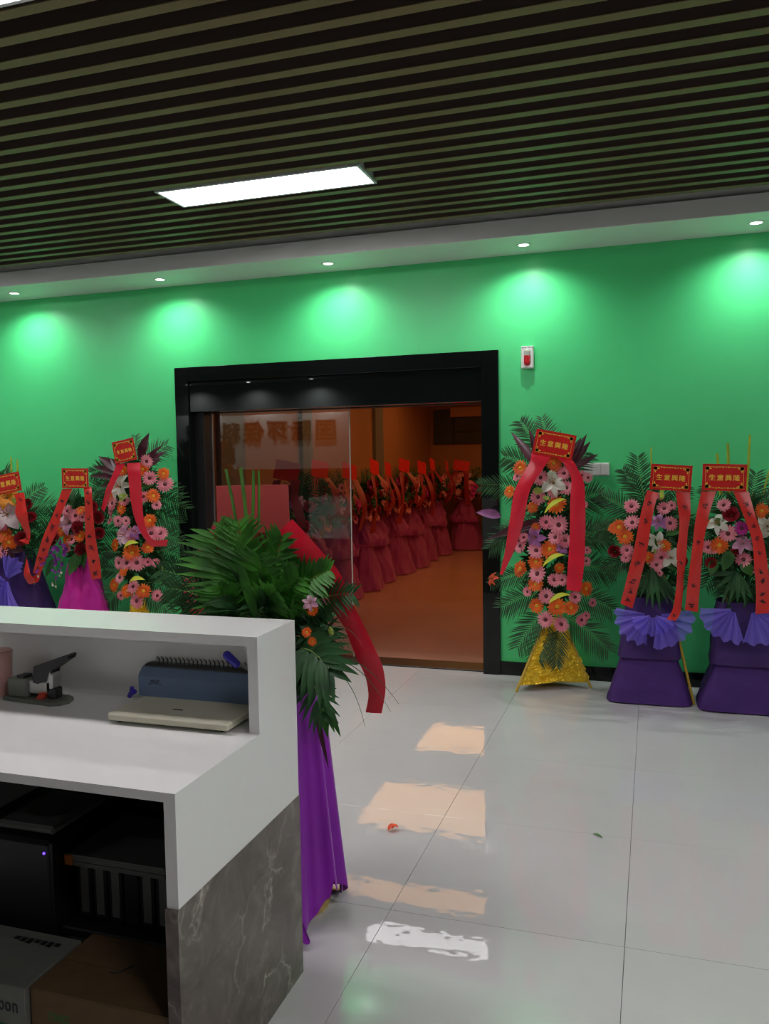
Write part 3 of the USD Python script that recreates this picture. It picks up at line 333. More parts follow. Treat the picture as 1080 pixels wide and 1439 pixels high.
# outlines of the characters that the place shows (units of 1/100 of a character)
GLYPHS = {
 '生': [[[-46,-45,-46,-38,-44,-37,-6,-36,-6,-15,-36,-14,-34,-4,-6,-4,-6,14,-26,14,-37,-2,-46,3,-34,25,-27,43,-17,41,-20,26,-6,26,-5,44,5,45,6,26,42,25,41,14,6,14,7,-4,37,-4,38,-14,6,-15,6,-36,45,-37,47,-38,47,-45]]],
 '意': [[[-44,20,-22,21,-25,27,-38,27,-39,37,-6,37,-6,43,3,45,8,37,39,37,39,27,26,27,24,21,45,21,46,13,44,11,-43,11],[-12,26,-10,21,11,21,13,25,13,27]],[[-46,-43,-32,-24,-31,9,34,9,34,-23,33,-24,44,-39,44,-45,35,-46,23,-28,27,-24,6,-24,13,-31,13,-33,8,-38,5,-38,0,-33,-10,-27,-10,-41,13,-41,16,-31,24,-33,25,-36,23,-46,-21,-46,-21,-26,-11,-25,-11,-24,-30,-24,-24,-27,-23,-30,-32,-44,-33,-46,-44,-46],[-21,-11,-21,-15,22,-14,22,-11],[-21,0,-21,-2,22,-2,22,0]]],
 '興': [[[-47,-25,-46,-17,-39,-15,-39,38,-22,44,-20,44,-18,40,41,41,40,-15,47,-17,47,-26,22,-27,44,-40,44,-45,30,-45,9,-33,10,-27,-11,-27,-8,-30,-8,-32,-26,-44,-45,-45,-44,-41,-31,-35,-20,-27,-45,-27],[20,22,30,21,31,31,20,31],[20,3,30,2,30,11,20,11],[20,-15,29,-16,29,-8,20,-8],[-9,15,10,15,10,18,-9,18],[-9,28,10,27,10,30,-9,30],[-9,-11,-9,-16,10,-15,10,-11],[-1,6,-1,-2,2,-3,2,6],[-29,3,-19,3,-19,11,-29,11],[-28,-7,-28,-16,-19,-16,-19,-7],[-19,33,-29,30,-29,22,-19,21]]],
 '隆': [[[-46,39,-44,40,-20,40,-15,37,-14,34,-18,21,-5,32,5,45,14,42,13,37,33,36,37,34,38,31,34,25,24,14,32,10,46,7,47,4,42,-3,34,-2,33,-6,19,-7,19,-12,38,-12,40,-14,40,-20,39,-22,19,-22,19,-25,37,-25,38,-34,19,-35,19,-39,44,-39,45,-45,-19,-45,-19,-41,-18,-39,8,-39,7,-35,-10,-34,-11,-30,-19,-26,-25,-28,-33,-28,-35,-27,-36,-45,-46,-45],[7,26,14,20,22,26],[14,7,8,3,20,3],[-6,-25,8,-25,8,-22,-4,-22],[2,-11,8,-12,8,-7,3,-7],[-23,9,-20,5,-6,9,4,14,-2,20,-13,13,-20,19],[-6,-2,-16,-5,-15,-20],[-36,-18,-28,-18,-26,-15,-27,-4,-34,7,-28,29,-35,29]]],
 '国': [[[-43,-43,-42,42,43,42,44,-43],[-32,-33,32,-33,32,31,-32,31]],[[-29,-27,-28,-18,-6,-17,-6,-5,-25,-3,-24,6,-6,6,-6,16,-27,17,-27,27,27,27,27,17,5,16,5,6,25,5,25,-3,18,-5,26,-14,26,-17,30,-19,29,-28],[6,-4,5,-17,16,-17,8,-8,9,-5]]],
 '际': [[[-12,5,-11,15,45,15,46,14,46,6,44,4,21,4,20,-43,-3,-43,-3,-38,9,-37,9,4]],[[24,-7,25,-5,28,-4,34,-4,44,-29,46,-34,45,-37,38,-40,35,-39,29,-20]],[[-8,30,-7,39,40,38,39,28,-6,28]],[[-18,-34,-10,-20,-5,-4,5,-5,6,-8,1,-22,-8,-39,-10,-40]],[[-45,-43,-45,41,-43,43,-16,43,-10,39,-20,13,-12,-2,-12,-19,-18,-25,-31,-26,-34,-18,-34,-43],[-34,-16,-24,-15,-22,-11,-24,-1,-32,11,-25,32,-34,31]]],
 '环': [[[-15,-12,-15,-9,2,9,13,30,-11,30,-11,41,46,42,48,40,47,30,25,30,21,19,21,16,26,17,32,11,46,-7,47,-12,41,-17,38,-18,21,5,21,-42,9,-42,9,-2,-6,-19,-9,-19]],[[-47,-29,-46,-26,-35,-22,-35,1,-44,1,-45,3,-44,12,-35,12,-35,30,-46,30,-47,40,-46,41,-14,41,-13,31,-24,30,-24,13,-15,12,-15,3,-16,1,-24,1,-24,-18,-14,-16,-12,-25,-42,-37,-45,-36]]],
 '保': [[[-45,-6,-49,4,-35,22,-23,45,-15,43,-13,40,41,40,42,6,41,4,20,4,20,-4,47,-5,47,-15,26,-16,40,-31,50,-38,50,-40,45,-45,39,-45,30,-38,20,-26,19,-45,8,-45,8,-25,-2,-36,-14,-45,-19,-45,-23,-41,-24,-45,-34,-45,-35,1,-42,-6],[-3,29,-3,15,30,15,30,30],[-24,-37,-12,-30,1,-16,-21,-15,-21,-5,8,-4,8,4,-14,5,-14,37,-23,19]]],
 '科': [[[-7,-31,-9,-21,-6,-20,24,-15,24,21,17,15,0,30,-1,32,6,38,24,23,25,44,35,44,36,-13,47,-12,49,-19,47,-23,36,-25,36,-45,25,-45,24,-27]],[[-45,-32,-48,-23,-40,-11,-32,4,-46,6,-47,15,-30,17,-31,27,-43,26,-46,34,-11,43,-7,37,-6,34,-19,29,-19,17,-5,16,-4,8,0,11,3,11,16,2,21,-4,21,-5,15,-11,14,-11,-5,5,-17,5,-5,-12,-11,-19,-13,-19,-19,-11,-19,-45,-30,-45,-31,-17,-42,-33]]],
 '技': [[[-48,-10,-46,-8,-34,-4,-34,14,-46,14,-47,24,-34,25,-33,45,-23,44,-23,25,-14,25,-13,29,10,29,10,44,20,45,21,29,44,29,45,28,44,18,21,18,21,7,38,7,43,4,37,-12,24,-30,34,-37,48,-41,49,-44,26,-45,15,-38,3,-45,-19,-45,-19,-41,-5,-36,6,-29,-2,-18,-8,-4,-10,-4,-11,-10,-23,-14,-23,-45,-45,-45,-46,-42,-45,-40,-34,-40,-34,-17,-45,-19],[4,-5,8,-13,16,-22,23,-14,28,-4],[-23,-1,-12,1,-11,7,10,7,10,18,-11,18,-13,14,-23,14]]],
}

# ---------------------------------------------------------------- the hall
X0, X1, Y0, Y1, ZC = -9.0, 8.5, -1.6, 6.0, 3.15
fl = thing('floor', 'glossy white polished porcelain tile floor of the hall', 'floor', (0, 0, 0), kind='structure')
obj('floor_base', cbox((X0, Y0, -0.12), (X1, Y1 + 0.26, -0.006)), 'grout', fl)
TX, TY, TS, GAP = -0.884, 2.712, 0.801, 0.0008
for i in range(-11, 13):
    for j in range(-6, 6):
        gy = GAP if j in (0, -1) else GAP * 0.35
        lo = np.array([TX + i * TS + GAP, TY + j * TS + (GAP if j == 0 else gy * 0.35 if j == -1 else gy)]); hi = np.array([TX + (i + 1) * TS - GAP, TY + (j + 1) * TS - (GAP if j == -1 else GAP * 0.35)])
        lo = np.maximum(lo, [X0, Y0]); hi = np.minimum(hi, [X1, Y1 + 0.03])
        if (hi - lo).min() < 0.02: continue
        obj('tile', cbox((*lo, -0.008), (*hi, 0), 0.0005), 'tile', fl)

hole = Polygon([(X0, 0), (-3.66, 0), (-3.66, 2.30), (-1.13, 2.30), (-1.13, 0), (X1, 0), (X1, 3.6), (X0, 3.6)])
tag(obj('wall_back', prism_xz(hole, Y1, Y1 + 0.24), 'green'), 'bright green painted wall with wide dark doorway', 'wall', kind='structure')
for nm, lo, hi, lab in (('wall_left', (X0 - 0.15, Y0, 0), (X0, Y1 + 0.24, 3.6), 'white side wall of the hall beyond the desk'),
                        ('wall_right', (X1, Y0, 0), (X1 + 0.15, Y1 + 0.24, 3.6), 'white side wall of the hall past the flower stands'),
                        ('wall_front', (X0, Y0 - 0.15, 0), (X1, Y0, 3.6), 'charcoal wall behind the reception desk carrying the sign')):
    tag(obj(nm, cbox(lo, hi), 'dark_wall' if nm == 'wall_front' else 'white_wall'), lab, 'wall', kind='structure')

# baffle ceiling: every slat is its own piece, cut where a light panel sits
ce = thing('ceiling', 'dark ceiling hung with parallel olive wooden slats', 'ceiling', (0, 0, ZC), kind='structure')
obj('ceiling_void', cbox((X0, Y0, 3.45), (X1, Y1, 3.6)), 'void', ce)
PW, PD = 0.62, 0.155
y = 2.861 - 30 * 0.1455
while y < 5.46:
    if y > Y0 + 0.04:
        cuts = sorted((px - PW - 0.008, px + PW + 0.008) for px, py in PANELS if abs(py - y) < PD + 0.034)
        edges = [X0] + [e for c in cuts for e in c] + [X1]
        for a, b in zip(edges[::2], edges[1::2]):
            s_ = obj('slat', cbox((a, y - 0.024, ZC + 0.006), (b, y + 0.024, ZC + 0.10)), 'slat_body', ce)
            obj('slat_face', cbox((a, y - 0.026, ZC), (b, y + 0.026, ZC + 0.006), 0.0015), 'slat', s_)
    y += 0.1455
tag(obj('trim_1', join(cbox((X0, 5.5, 3.035), (X1, Y1, 3.15), 0.003), cbox((X0, 5.53, 3.15), (X1, Y1, 3.45))), 'soffit'), 'white dropped soffit running along the top of the green wall', 'soffit', kind='structure')
for nm, a, b in (('baseboard_left', X0, -3.73), ('baseboard_right', -1.065, X1)):
    tag(obj(nm, cbox((a, 5.985, 0), (b, 6.0, 0.10), 0.002), 'granite'), f'black stone skirting under the green wall, {"beyond the desk" if nm.endswith("left") else "behind the gold and purple stands"}', 'skirting', kind='structure')

# LED panels
def led_panel(x, y, label):
    t = thing('ceiling_light', label, 'light', (x, y, ZC), 'flat LED panels in the slat ceiling')
    fr = Polygon(sbox(x - PW, y - PD, x + PW, y + PD).exterior.coords, [sbox(x - PW + 0.016, y - PD + 0.016, x + PW - 0.016, y + PD - 0.016).exterior.coords])
    m = trimesh.creation.extrude_polygon(fr, 0.03, engine='earcut'); m.apply_translation((0, 0, ZC - 0.006)); obj('frame', m, 'panel_frame', t)
    obj('diffuser', cbox((x - PW + 0.016, y - PD + 0.016, ZC), (x + PW - 0.016, y + PD - 0.016, ZC + 0.008)), 'led', t)
    obj('backing', cbox((x - PW, y - PD, ZC + 0.024), (x + PW, y + PD, ZC + 0.05)), 'panel_frame', t)
PL = ['glowing white LED panel in the slat ceiling, in front of the doorway', 'white LED panel over the reception desk, its edge at the top corner',
      'white LED panel before the green wall, beyond the desk', 'white LED panel over the open floor', 'white LED panel over the open floor by the sign wall',
      'white LED panel over the far open floor', 'white LED panel in the far corner by the sign wall']
for (x, y), lab in zip(PANELS, PL): led_panel(x, y, lab)

# soffit downlights
def downlight(x, label, yy=5.735, z=3.035, power=DOWN_POWER, group='round downlights in the soffit'):
    t = thing('downlight', label, 'light', (x, yy, z), group)
    obj('rim', lathe([(0.034, 0.001), (0.036, -0.004), (0.046, -0.0055), (0.052, -0.003), (0.053, 0.001)], (x, yy, z), 28), 'white_plastic', t, smooth=40)
    obj('lens', lathe([(0.0001, -0.0035), (0.02, -0.0035), (0.0345, -0.001)], (x, yy, z), 28), 'lens', t)
    L = UsdLux.SphereLight.Define(stage, t.path + '/lamp')
    L.AddTranslateOp().Set(Gf.Vec3d(0, 0, -0.03)); L.CreateRadiusAttr(0.012); L.CreateIntensityAttr(power); L.CreateNormalizeAttr(True)
    L.CreateColorAttr(Gf.Vec3f(0.90, 1.0, 0.98)); sh = UsdLux.ShapingAPI.Apply(L.GetPrim()); sh.CreateShapingConeAngleAttr(78.0); sh.CreateShapingConeSoftnessAttr(1.0)
nm = ['beyond the desk', 'above the cut-off stand with violet bow', 'above the palm-backed stand beside the doorway', 'over the middle of the doorway', 'above the red alarm', 'above the last purple stand', 'past the flower stands', 'third past the flower stands', 'second from the side wall', 'nearest the side wall']
for x, w in zip(DOWNLIGHTS_X, nm): downlight(x, f'small round white downlight in the soffit, {w}')

tag(obj('trim_2', cbox((X0, Y0, 3.0), (-4.4, Y0 + 0.5, 3.15), 0.003), 'dark_wall'), 'charcoal soffit over the signboard behind the desk', 'soffit', kind='structure')
for k in range(3): downlight(-8.0 + k * 1.2, f'small unseen added downlight over the signboard, {("first", "second", "third")[k]} from the side wall', Y0 + 0.30, 3.0, DOWN_POWER * 2.2, 'added downlights over the signboard')  # unseen lamps added to brighten the sign mirrored in the glass

# the doorway
d = thing('door_1', 'wide black granite doorway with a fixed glass leaf, standing open', 'door', (-2.4, 6.0, 0), kind='structure')
YF = 5.975
for nm_, lo, hi in (('jamb', (-3.73, YF, 0), (-3.605, 6.24, 2.372)), ('jamb', (-1.192, YF, 0), (-1.065, 6.24, 2.372)), ('lintel', (-3.605, YF, 2.255), (-1.192, 6.24, 2.372))):
    obj(nm_, cbox(lo, hi, 0.003), 'granite', d)
obj('header_panel', cbox((-3.605, 5.99, 2.01), (-1.192, 6.17, 2.253), 0.002), 'black_glass', d)
obj('track', cbox((-3.605, 6.17, 2.005), (-1.192, 6.24, 2.255), 0.002), 'black', d)
obj('door_stile', cbox((-3.605, 6.06, 0.012), (-3.52, 6.20, 2.01), 0.002), 'black', d)
obj('stile_edge', cbox((-3.52, 6.185, 0.012), (-3.512, 6.205, 2.01), 0.001), 'alu', d)
gl = obj('glass_pane', cbox((-3.512, 6.19, 0.014), (-2.296, 6.200, 2.01)), 'pane', d)
obj('glass_edge', cbox((-2.296, 6.189, 0.014), (-2.288, 6.201, 2.01), 0.001), 'grey_plastic', d)
obj('threshold', cbox((-3.605, 6.03, -0.005), (-1.192, 6.26, 0.010), 0.003), 'sill', d)

# fire alarm and switch plate
t = thing('alarm', 'small cream fire alarm with red capsule lens beside the doorway', 'alarm', (-0.855, 6.0, 2.305))
obj('housing', cbox((-0.899, 5.962, 2.228), (-0.811, 6.0, 2.386), 0.006), 'white_plastic', t)
def capsule(z0, z1, r, y0, flat=0.7):
    m = trimesh.creation.capsule(radius=r, height=z1 - z0 - 2 * r, count=(16, 16)); m.apply_translation((0, 0, z0 + r - m.bounds[0][2] - r)); v = m.vertices; v[:, 1] *= flat; m.vertices = v + (0, y0, 0); return m
cap = capsule(2.246, 2.366, 0.024, 0); cap.apply_translation((-0.855, 5.962, 0))
low = trimesh.intersections.slice_mesh_plane(cap, (0, 0, -1), (0, 0, 2.318)); hi_ = trimesh.intersections.slice_mesh_plane(cap, (0, 0, 1), (0, 0, 2.318))
obj('red_lens', low, 'red_plastic', t, smooth=40); obj('flash_lens', hi_, 'grey_plastic', t, smooth=40)
mk = [cbox((-0.892 + k * 0.012, 5.9605, 2.374 + 0.002 * (k % 2)), (-0.884 + k * 0.012, 5.9625, 2.380)) for k in range(7)]
obj('lettering', join(*mk), 'ink', t)
t = thing('switch_plate', 'white switch plate on the green wall behind the gold foil stand', 'switch', (-0.38, 6.0, 1.505))
obj('plate', cbox((-0.468, 5.991, 1.46), (-0.292, 6.0, 1.551), 0.003), 'white_plastic', t)
for k in range(3): obj('rocker', cbox((-0.462 + k * 0.0567, 5.987, 1.467), (-0.462 + k * 0.0567 + 0.053, 5.993, 1.544), 0.002), 'white_plastic', t)

# characters as flat lettering
def glyphs(text, size, depth):
    """Reads along +x, stands up along +y, thickness along +z; centred."""
    per = []
    for k, ch in enumerate(text):
        ms = []
        for rings in GLYPHS[ch]:
            p = Polygon(np.array(rings[0]).reshape(-1, 2), [np.array(h).reshape(-1, 2) for h in rings[1:]]).buffer(0)
            for g in getattr(p, 'geoms', [p]):
                m = trimesh.creation.extrude_polygon(g, depth, engine='earcut'); v = m.vertices.copy()
                v[:, :2] *= size / 100.0; v[:, 0] += (k - (len(text) - 1) / 2) * size * 1.12; m.vertices = v; ms.append(m)
        per.append(join(*ms))
    return per
sg = thing('wall_sign', 'white signboard with large dark raised characters, seen mirrored in the glass', 'sign', (-6.8, Y0, 2.15))
obj('board', cbox((-8.95, Y0, 1.45), (-4.7, Y0 + 0.03, 2.46), 0.004), 'white_wall', sg)
for k, ch in enumerate('国际环保科技'):
    m = glyphs(ch, 0.42, 0.03)[0]; v = m.vertices.copy(); m.vertices = np.stack([-5.62 - k * 0.48 - v[:, 0], Y0 + 0.03 + v[:, 2], 2.15 + v[:, 1]], 1);
    obj('character', m, 'ink', sg)
    

# ---------------------------------------------------------------- the room behind the door
IX0, IX1, IY0, IY1, IZ = -3.9, 3.2, 6.24, 14.8, 2.75
tag(obj('floor_inner', cbox((IX0, IY0 + 0.02, -0.1), (IX1, IY1, 0)), 'inner_floor'), 'amber lit polished floor of the room behind the doorway', 'floor', kind='structure')
tag(obj('wall_inner_left', cbox((IX0 - 0.15, IY0, 0), (IX0, IY1 + 0.15, 3.0)), 'inner_wall'), 'orange lit side wall behind the row of flower stands', 'wall', kind='structure')
tag(obj('wall_inner_back', cbox((IX0, IY1, 0), (IX1, IY1 + 0.15, 3.0)), 'inner_wall'), 'orange lit end wall of the room behind the doorway', 'wall', kind='structure')
tag(obj('wall_inner_right', cbox((IX1, IY0, 0), (IX1 + 0.15, IY1 + 0.15, 3.0)), 'inner_wall'), 'orange lit side wall hidden past the doorway', 'wall', kind='structure')
tag(obj('wall_inner_front', prism_xz(Polygon([(IX0, 0), (-3.66, 0), (-3.66, 2.30), (-1.13, 2.30), (-1.13, 0), (IX1, 0), (IX1, 3.0), (IX0, 3.0)]), IY0, IY0 + 0.02), 'inner_wall'), 'inner face of the doorway wall', 'wall', kind='structure')
ic = thing('ceiling_inner', 'ceiling with glowing amber bays in the room behind the doorway', 'ceiling', (0, 10, IZ), kind='structure')
obj('ceiling_board', cbox((IX0, IY0, IZ), (IX1, IY1, IZ + 0.1)), 'inner_wall', ic)
for a, b in ((7.35, 7.85), (9.1, 10.4), (11.75, 12.9)):
    obj('light_bay', cbox((-3.4, a, IZ - 0.012), (1.6, b, IZ), 0.003), 'inner_panel', ic)
for k, (a, b) in enumerate(((6.93, 7.42), (8.84, 9.14), (11.5, 11.86))):
    tag(obj('post', cbox((IX0, a, 0), (IX0 + 0.05, b, IZ), 0.004), 'inner_post'), ('wide grey post on the orange wall seen through the glass leaf', 'narrow grey post on the orange wall near the edge of the glass', 'dark post on the orange wall in the open half of the doorway')[k], 'post', kind='structure')
t = thing('window_1', 'dark window with a rolled blind on the orange end wall', 'window', (-3.0, 14.8, 2.2), kind='structure')
obj('window_frame', cbox((-3.82, 14.74, 1.86), (-2.0, 14.8, 2.48), 0.004), 'window_dark', t)
obj('blind', cbox((-3.5, 14.68, 2.34), (-2.0, 14.76, 2.52), 0.01), 'blind', t)
obj('pane', cbox((-3.42, 14.725, 1.90), (-2.02, 14.745, 2.33), 0.003), 'window_dark', t)
obj('transom', cbox((-3.42, 14.715, 2.06), (-2.02, 14.735, 2.085), 0.002), 'black', t)
obj('mullion', cbox((-3.46, 14.715, 1.86), (-3.42, 14.735, 2.34), 0.002), 'black', t)

# ---------------------------------------------------------------- reception desk
XE, XL = -1.04, -4.3
t = thing('reception_desk', 'white reception desk with raised counter and brown marble lower end', 'desk', (-2.6, 2.0, 0))
obj('counter_top', cbox((XL, 2.042, 1.087), (XE - 0.031, 2.295, 1.115)), 'white_solid', t)
obj('end_panel', prism_yz([(1.612, 0.567), (2.295, 0.567), (2.295, 1.115), (2.042, 1.115), (2.042, 0.842), (1.612, 0.842)], XE - 0.031, XE), 'white_solid', t)
obj('marble_end_panel', prism_yz([(1.606, 0), (2.297, 0), (2.297, 0.567), (1.606, 0.567)], XE - 0.033, XE + 0.0015), 'marble', t, label='brown grey veined marble end panel')
obj('worktop', cbox((XL, 1.612, 0.819), (XE - 0.031, 2.265, 0.842)), 'white_solid', t)
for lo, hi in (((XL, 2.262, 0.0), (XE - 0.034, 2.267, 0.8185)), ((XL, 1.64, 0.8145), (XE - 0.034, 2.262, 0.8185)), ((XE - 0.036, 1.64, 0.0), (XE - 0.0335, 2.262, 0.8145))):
    obj('inner_lining', cbox(lo, hi), 'shade_board', t, label='dark sheet added to imitate shade in the open shelf')  # sheets added to darken the open shelf as shade would
obj('back_panel', cbox((XL, 2.267, 0), (XE - 0.031, 2.293, 1.087)), 'white_solid', t)
obj('marble_front_panel', cbox((XL, 2.293, 0), (XE - 0.033, 2.297, 0.567)), 'marble', t)
obj('far_end_panel', cbox((XL - 0.03, 1.612, 0), (XL, 2.295, 1.115)), 'white_solid', t)

# comb binding machine
t = thing('binding_machine', 'blue and ivory comb binding machine on the desk under the counter', 'binding machine', (-1.33, 2.13, 0.842))
obj('base', cbox((-1.515, 2.008, 0.852), (-1.118, 2.258, 0.874), 0.005), 'ivory', t, smooth=20)
for fx in (-1.49, -1.15):
    for fy in (2.04, 2.23): obj('foot', lathe([(0.0001, 0), (0.010, 0), (0.011, 0.011), (0.0001, 0.011)], (fx, fy, 0.842), 12), 'black', t)
obj('body', prism_yz([(2.190, 0.874), (2.262, 0.874), (2.262, 0.962), (2.235, 0.966), (2.212, 0.960), (2.194, 0.944), (2.190, 0.936)], -1.53, -1.128), 'blue_grey', t, smooth=25)
obj('top_plate', prism_yz([(2.214, 0.962), (2.258, 0.964), (2.258, 0.968), (2.232, 0.970), (2.214, 0.965)], -1.522, -1.136), 'dark_metal', t)
for k in range(21):
    x = -1.478 + k * 0.0152
    obj('comb_pin', tube([(x, 2.226, 0.966), (x - 0.001, 2.230, 0.984), (x - 0.003, 2.222, 0.994)], [0.0022, 0.002, 0.0012], 5), 'dark_metal', t)
lv = obj('lever', tube(catmull([(-1.122, 2.215, 0.925), (-1.124, 2.19, 0.965), (-1.138, 2.14, 1.005), (-1.158, 2.11, 1.030)], 4), 0.0055, 8), 'steel', t, smooth=True)
g = trimesh.creation.capsule(radius=0.0125, height=0.036, count=(10, 12)); g.apply_transform(np.vstack([np.hstack([frame_of((-0.033, -0.02, 0.044)), [[-1.157], [2.108], [1.030]]]), [0, 0, 0, 1]]))
obj('grip', g, 'deep_blue', lv, smooth=True, label='deep blue lever grip')
kn = obj('knob', join(tube([(-1.548, 2.165, 0.876), (-1.538, 2.163, 0.889), (-1.524, 2.160, 0.896)], [0.007, 0.009, 0.008], 8), tube([(-1.538, 2.163, 0.885), (-1.536, 2.163, 0.909)], [0.008, 0.006], 8)), 'deep_blue', t, smooth=40, label='deep blue margin knob')
for k, ch in enumerate('ARUS'):
    tx = meshkit.text_mesh(ch, 0.0075, 0.0006, True); v = tx.vertices; v[:, 0] *= 1.3; tx.vertices = np.stack([-1.488 + k * 0.0085 + v[:, 0], 2.1898 - v[:, 2], 0.920 + v[:, 1]], 1)
    obj('letter', tx, 'ink_blue', t)
arc = [(-1.494 + 0.046 * k / 12, 2.1896, 0.9125 + 0.0045 * math.sin(math.pi * k / 12)) for k in range(13)]
obj('logo_arc', tube(arc, 0.0010, 4), 'ink_blue', t)
obj('mark', cbox((-1.345, 2.085, 0.874), (-1.312, 2.094, 0.8745)), 'ink_blue', t)

# heavy stapler
t = thing('stapler', 'grey heavy-duty stapler with black lever on the desk', 'stapler', (-1.88, 2.16, 0.842))
bp = Polygon([(-2.0, 2.125), (-1.80, 2.105), (-1.772, 2.118), (-1.760, 2.15), (-1.772, 2.185), (-1.80, 2.198), (-2.0, 2.19)])
m = trimesh.creation.extrude_polygon(bp, 0.012, engine='earcut'); m.apply_translation((0, 0, 0.842)); obj('base', m, 'grey_paint', t)
# side profile drawn in units of 2.8 mm
SX = lambda px: -1.747 + (px - 100) * 0.00278
SZ = lambda py: 0.999 - (py - 921) * 0.00281
obj('rear_block', cbox((SX(15), 2.13, 0.854), (SX(42), 2.185, SZ(951)), 0.004), 'grey_paint', t)
obj('magazine', cbox((SX(24), 2.14, SZ(968)), (SX(72), 2.175, SZ(953)), 0.003), 'steel', t)
obj('cap', cbox((SX(26), 2.138, SZ(954)), (SX(37), 2.177, SZ(948)), 0.002), 'black', t)
obj('lever', prism_xz([(SX(49), SZ(955)), (SX(51), SZ(936)), (SX(97), SZ(920)), (SX(100), SZ(921)), (SX(98), SZ(925)), (SX(76), SZ(939)), (SX(75), SZ(944)), (SX(72), SZ(940)), (SX(68), SZ(952)), (SX(56), SZ(956))], 2.138, 2.177), 'black', t)
obj('housing', prism_xz([(SX(67), SZ(950)), (SX(73), SZ(938)), (SX(77), SZ(946)), (SX(76), SZ(960)), (SX(68), SZ(966))], 2.14, 2.175), 'steel', t)
obj('head', cbox((SX(69), 2.138, SZ(973)), (SX(79), 2.177, SZ(960)), 0.004), 'black', t)
obj('red_latch', prism_xz([(SX(54), SZ(973)), (SX(60), SZ(965)), (SX(68), SZ(965)), (SX(64), SZ(972))], 2.130, 2.15), 'red_plug', t, label='red staple latch')
t = thing('cup', 'dusty pink tumbler at the end of the desk recess', 'cup', (-2.055, 2.17, 0.842))
obj('cup_body', lathe([(0.0001, 0.842), (0.036, 0.842), (0.039, 0.85), (0.046, 0.985), (0.046, 0.990), (0.043, 0.990), (0.037, 0.855), (0.0001, 0.855)], (-2.055, 2.17, 0), 28), 'pink_cup', t, smooth=40)
obj('lid', lathe([(0.0001, 0.9915), (0.043, 0.9915), (0.047, 0.988), (0.047, 0.984)], (-2.055, 2.17, 0.002), 28), 'pink_cup', t, smooth=40)

# what is stored under the desk
t = thing('cardboard_box', 'brown cardboard box with green print under the desk', 'box', (-1.32, 1.74, 0))
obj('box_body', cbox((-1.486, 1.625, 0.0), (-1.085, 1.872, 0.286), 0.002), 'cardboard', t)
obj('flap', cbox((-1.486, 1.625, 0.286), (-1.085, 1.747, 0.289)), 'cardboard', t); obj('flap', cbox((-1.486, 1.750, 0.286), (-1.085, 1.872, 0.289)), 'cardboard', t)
tx = meshkit.text_mesh('CMO', 0.020, 0.0008, True); v = tx.vertices; tx.vertices = np.stack([-1.435 + v[:, 0], 1.6250 - v[:, 2], 0.215 + v[:, 1]], 1)
obj('lettering', tx, 'green_ink', t)
ck = tube([(-1.33, 1.735, 0.2895), (-1.31, 1.735, 0.2895), (-1.285, 1.775, 0.2895)], 0.0025, 4); obj('tick_mark', ck, 'ink', t)
t = thing('carton', 'white printed carton beside the brown box under the desk', 'box', (-1.75, 1.72, 0))
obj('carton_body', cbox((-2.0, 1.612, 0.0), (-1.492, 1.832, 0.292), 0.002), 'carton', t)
xl = -1.515
for ch, adv in zip('nobr', (0.021, 0.021, 0.022, 0.014)):
    tx = meshkit.text_mesh(ch, 0.030, 0.0008, True); v = tx.vertices; v[:, 0] -= v[:, 0].max(); tx.vertices = np.stack([xl + v[:, 0] * 0.8, 1.6120 - v[:, 2], 0.225 + v[:, 1]], 1); xl -= adv
    obj('letter', tx, 'ink', t)
obj('print_band', cbox((-2.0, 1.6112, 0.0), (-1.4935, 1.6122, 0.19)), 'carton_green', t)
mk = [cbox((-1.68 + 0.022 * k, 1.785 - 0.004 * (k % 3), 0.292), (-1.663 + 0.022 * k, 1.80, 0.2926)) for k in range(7)]
obj('top_print', join(*mk), 'ink', t)
t = thing('storage_chest', 'low black chest behind the cardboard box under the desk', 'chest', (-1.35, 2.07, 0))
obj('body', cbox((-1.60, 1.89, 0.0), (-1.08, 2.255, 0.255), 0.004), 'black', t); obj('lid', cbox((-1.605, 1.885, 0.257), (-1.078, 2.257, 0.285), 0.004), 'black', t)
for k in range(6):
    lab = ('first', 'second', 'third', 'fourth', 'fifth', 'last')[k]
    x = -1.590 + k * 0.0525
    t = thing('ring_binder', f'black ring binder with grey spine label, {lab} beside the computer tower', 'binder', (x, 2.07, 0.285), 'binders under the desk')
    obj('cover', cbox((x, 1.945, 0.2855), (x + 0.048, 2.21, 0.445), 0.003), 'binder', t)
    if k != 3: obj('spine_label', cbox((x + 0.012, 1.9435, 0.300), (x + 0.038, 1.9455, 0.438)), 'paper', t)
t = thing('paper_stack', 'grey stack of paper lying across the ring binders', 'paper', (-1.42, 2.05, 0.447))
rs = random.Random(4)
for k in range(5):
    j = rs.uniform(-0.008, 0.008); obj('sheet', cbox((-1.60 + j, 1.925 + j * 0.5, 0.4462 + k * 0.007), (-1.275 + j, 2.20, 0.4525 + k * 0.007), 0.001), 'paper', t)
obj('orange_tab', cbox((-1.612, 1.918, 0.447), (-1.585, 1.93, 0.478), 0.002), 'tape', t, label='orange index tab')
t = thing('computer_tower', 'black computer tower with blue indicator under the desk', 'computer', (-1.78, 2.05, 0))
obj('case', cbox((-1.94, 1.87, 0.003), (-1.615, 2.25, 0.535), 0.006), 'black', t); obj('bezel', cbox((-1.935, 1.862, 0.01), (-1.62, 1.871, 0.53), 0.004), 'black', t)
m = trimesh.creation.icosphere(2, 0.0035); m.apply_translation((-1.632, 1.861, 0.505)); obj('indicator', m, 'blue_led', t, smooth=True)
t = thing('router', 'flat pale grey router on the computer tower under the desk', 'router', (-1.72, 2.02, 0.536))
obj('case', cbox((-1.83, 1.90, 0.5365), (-1.63, 2.14, 0.562), 0.008), 'paper', t)
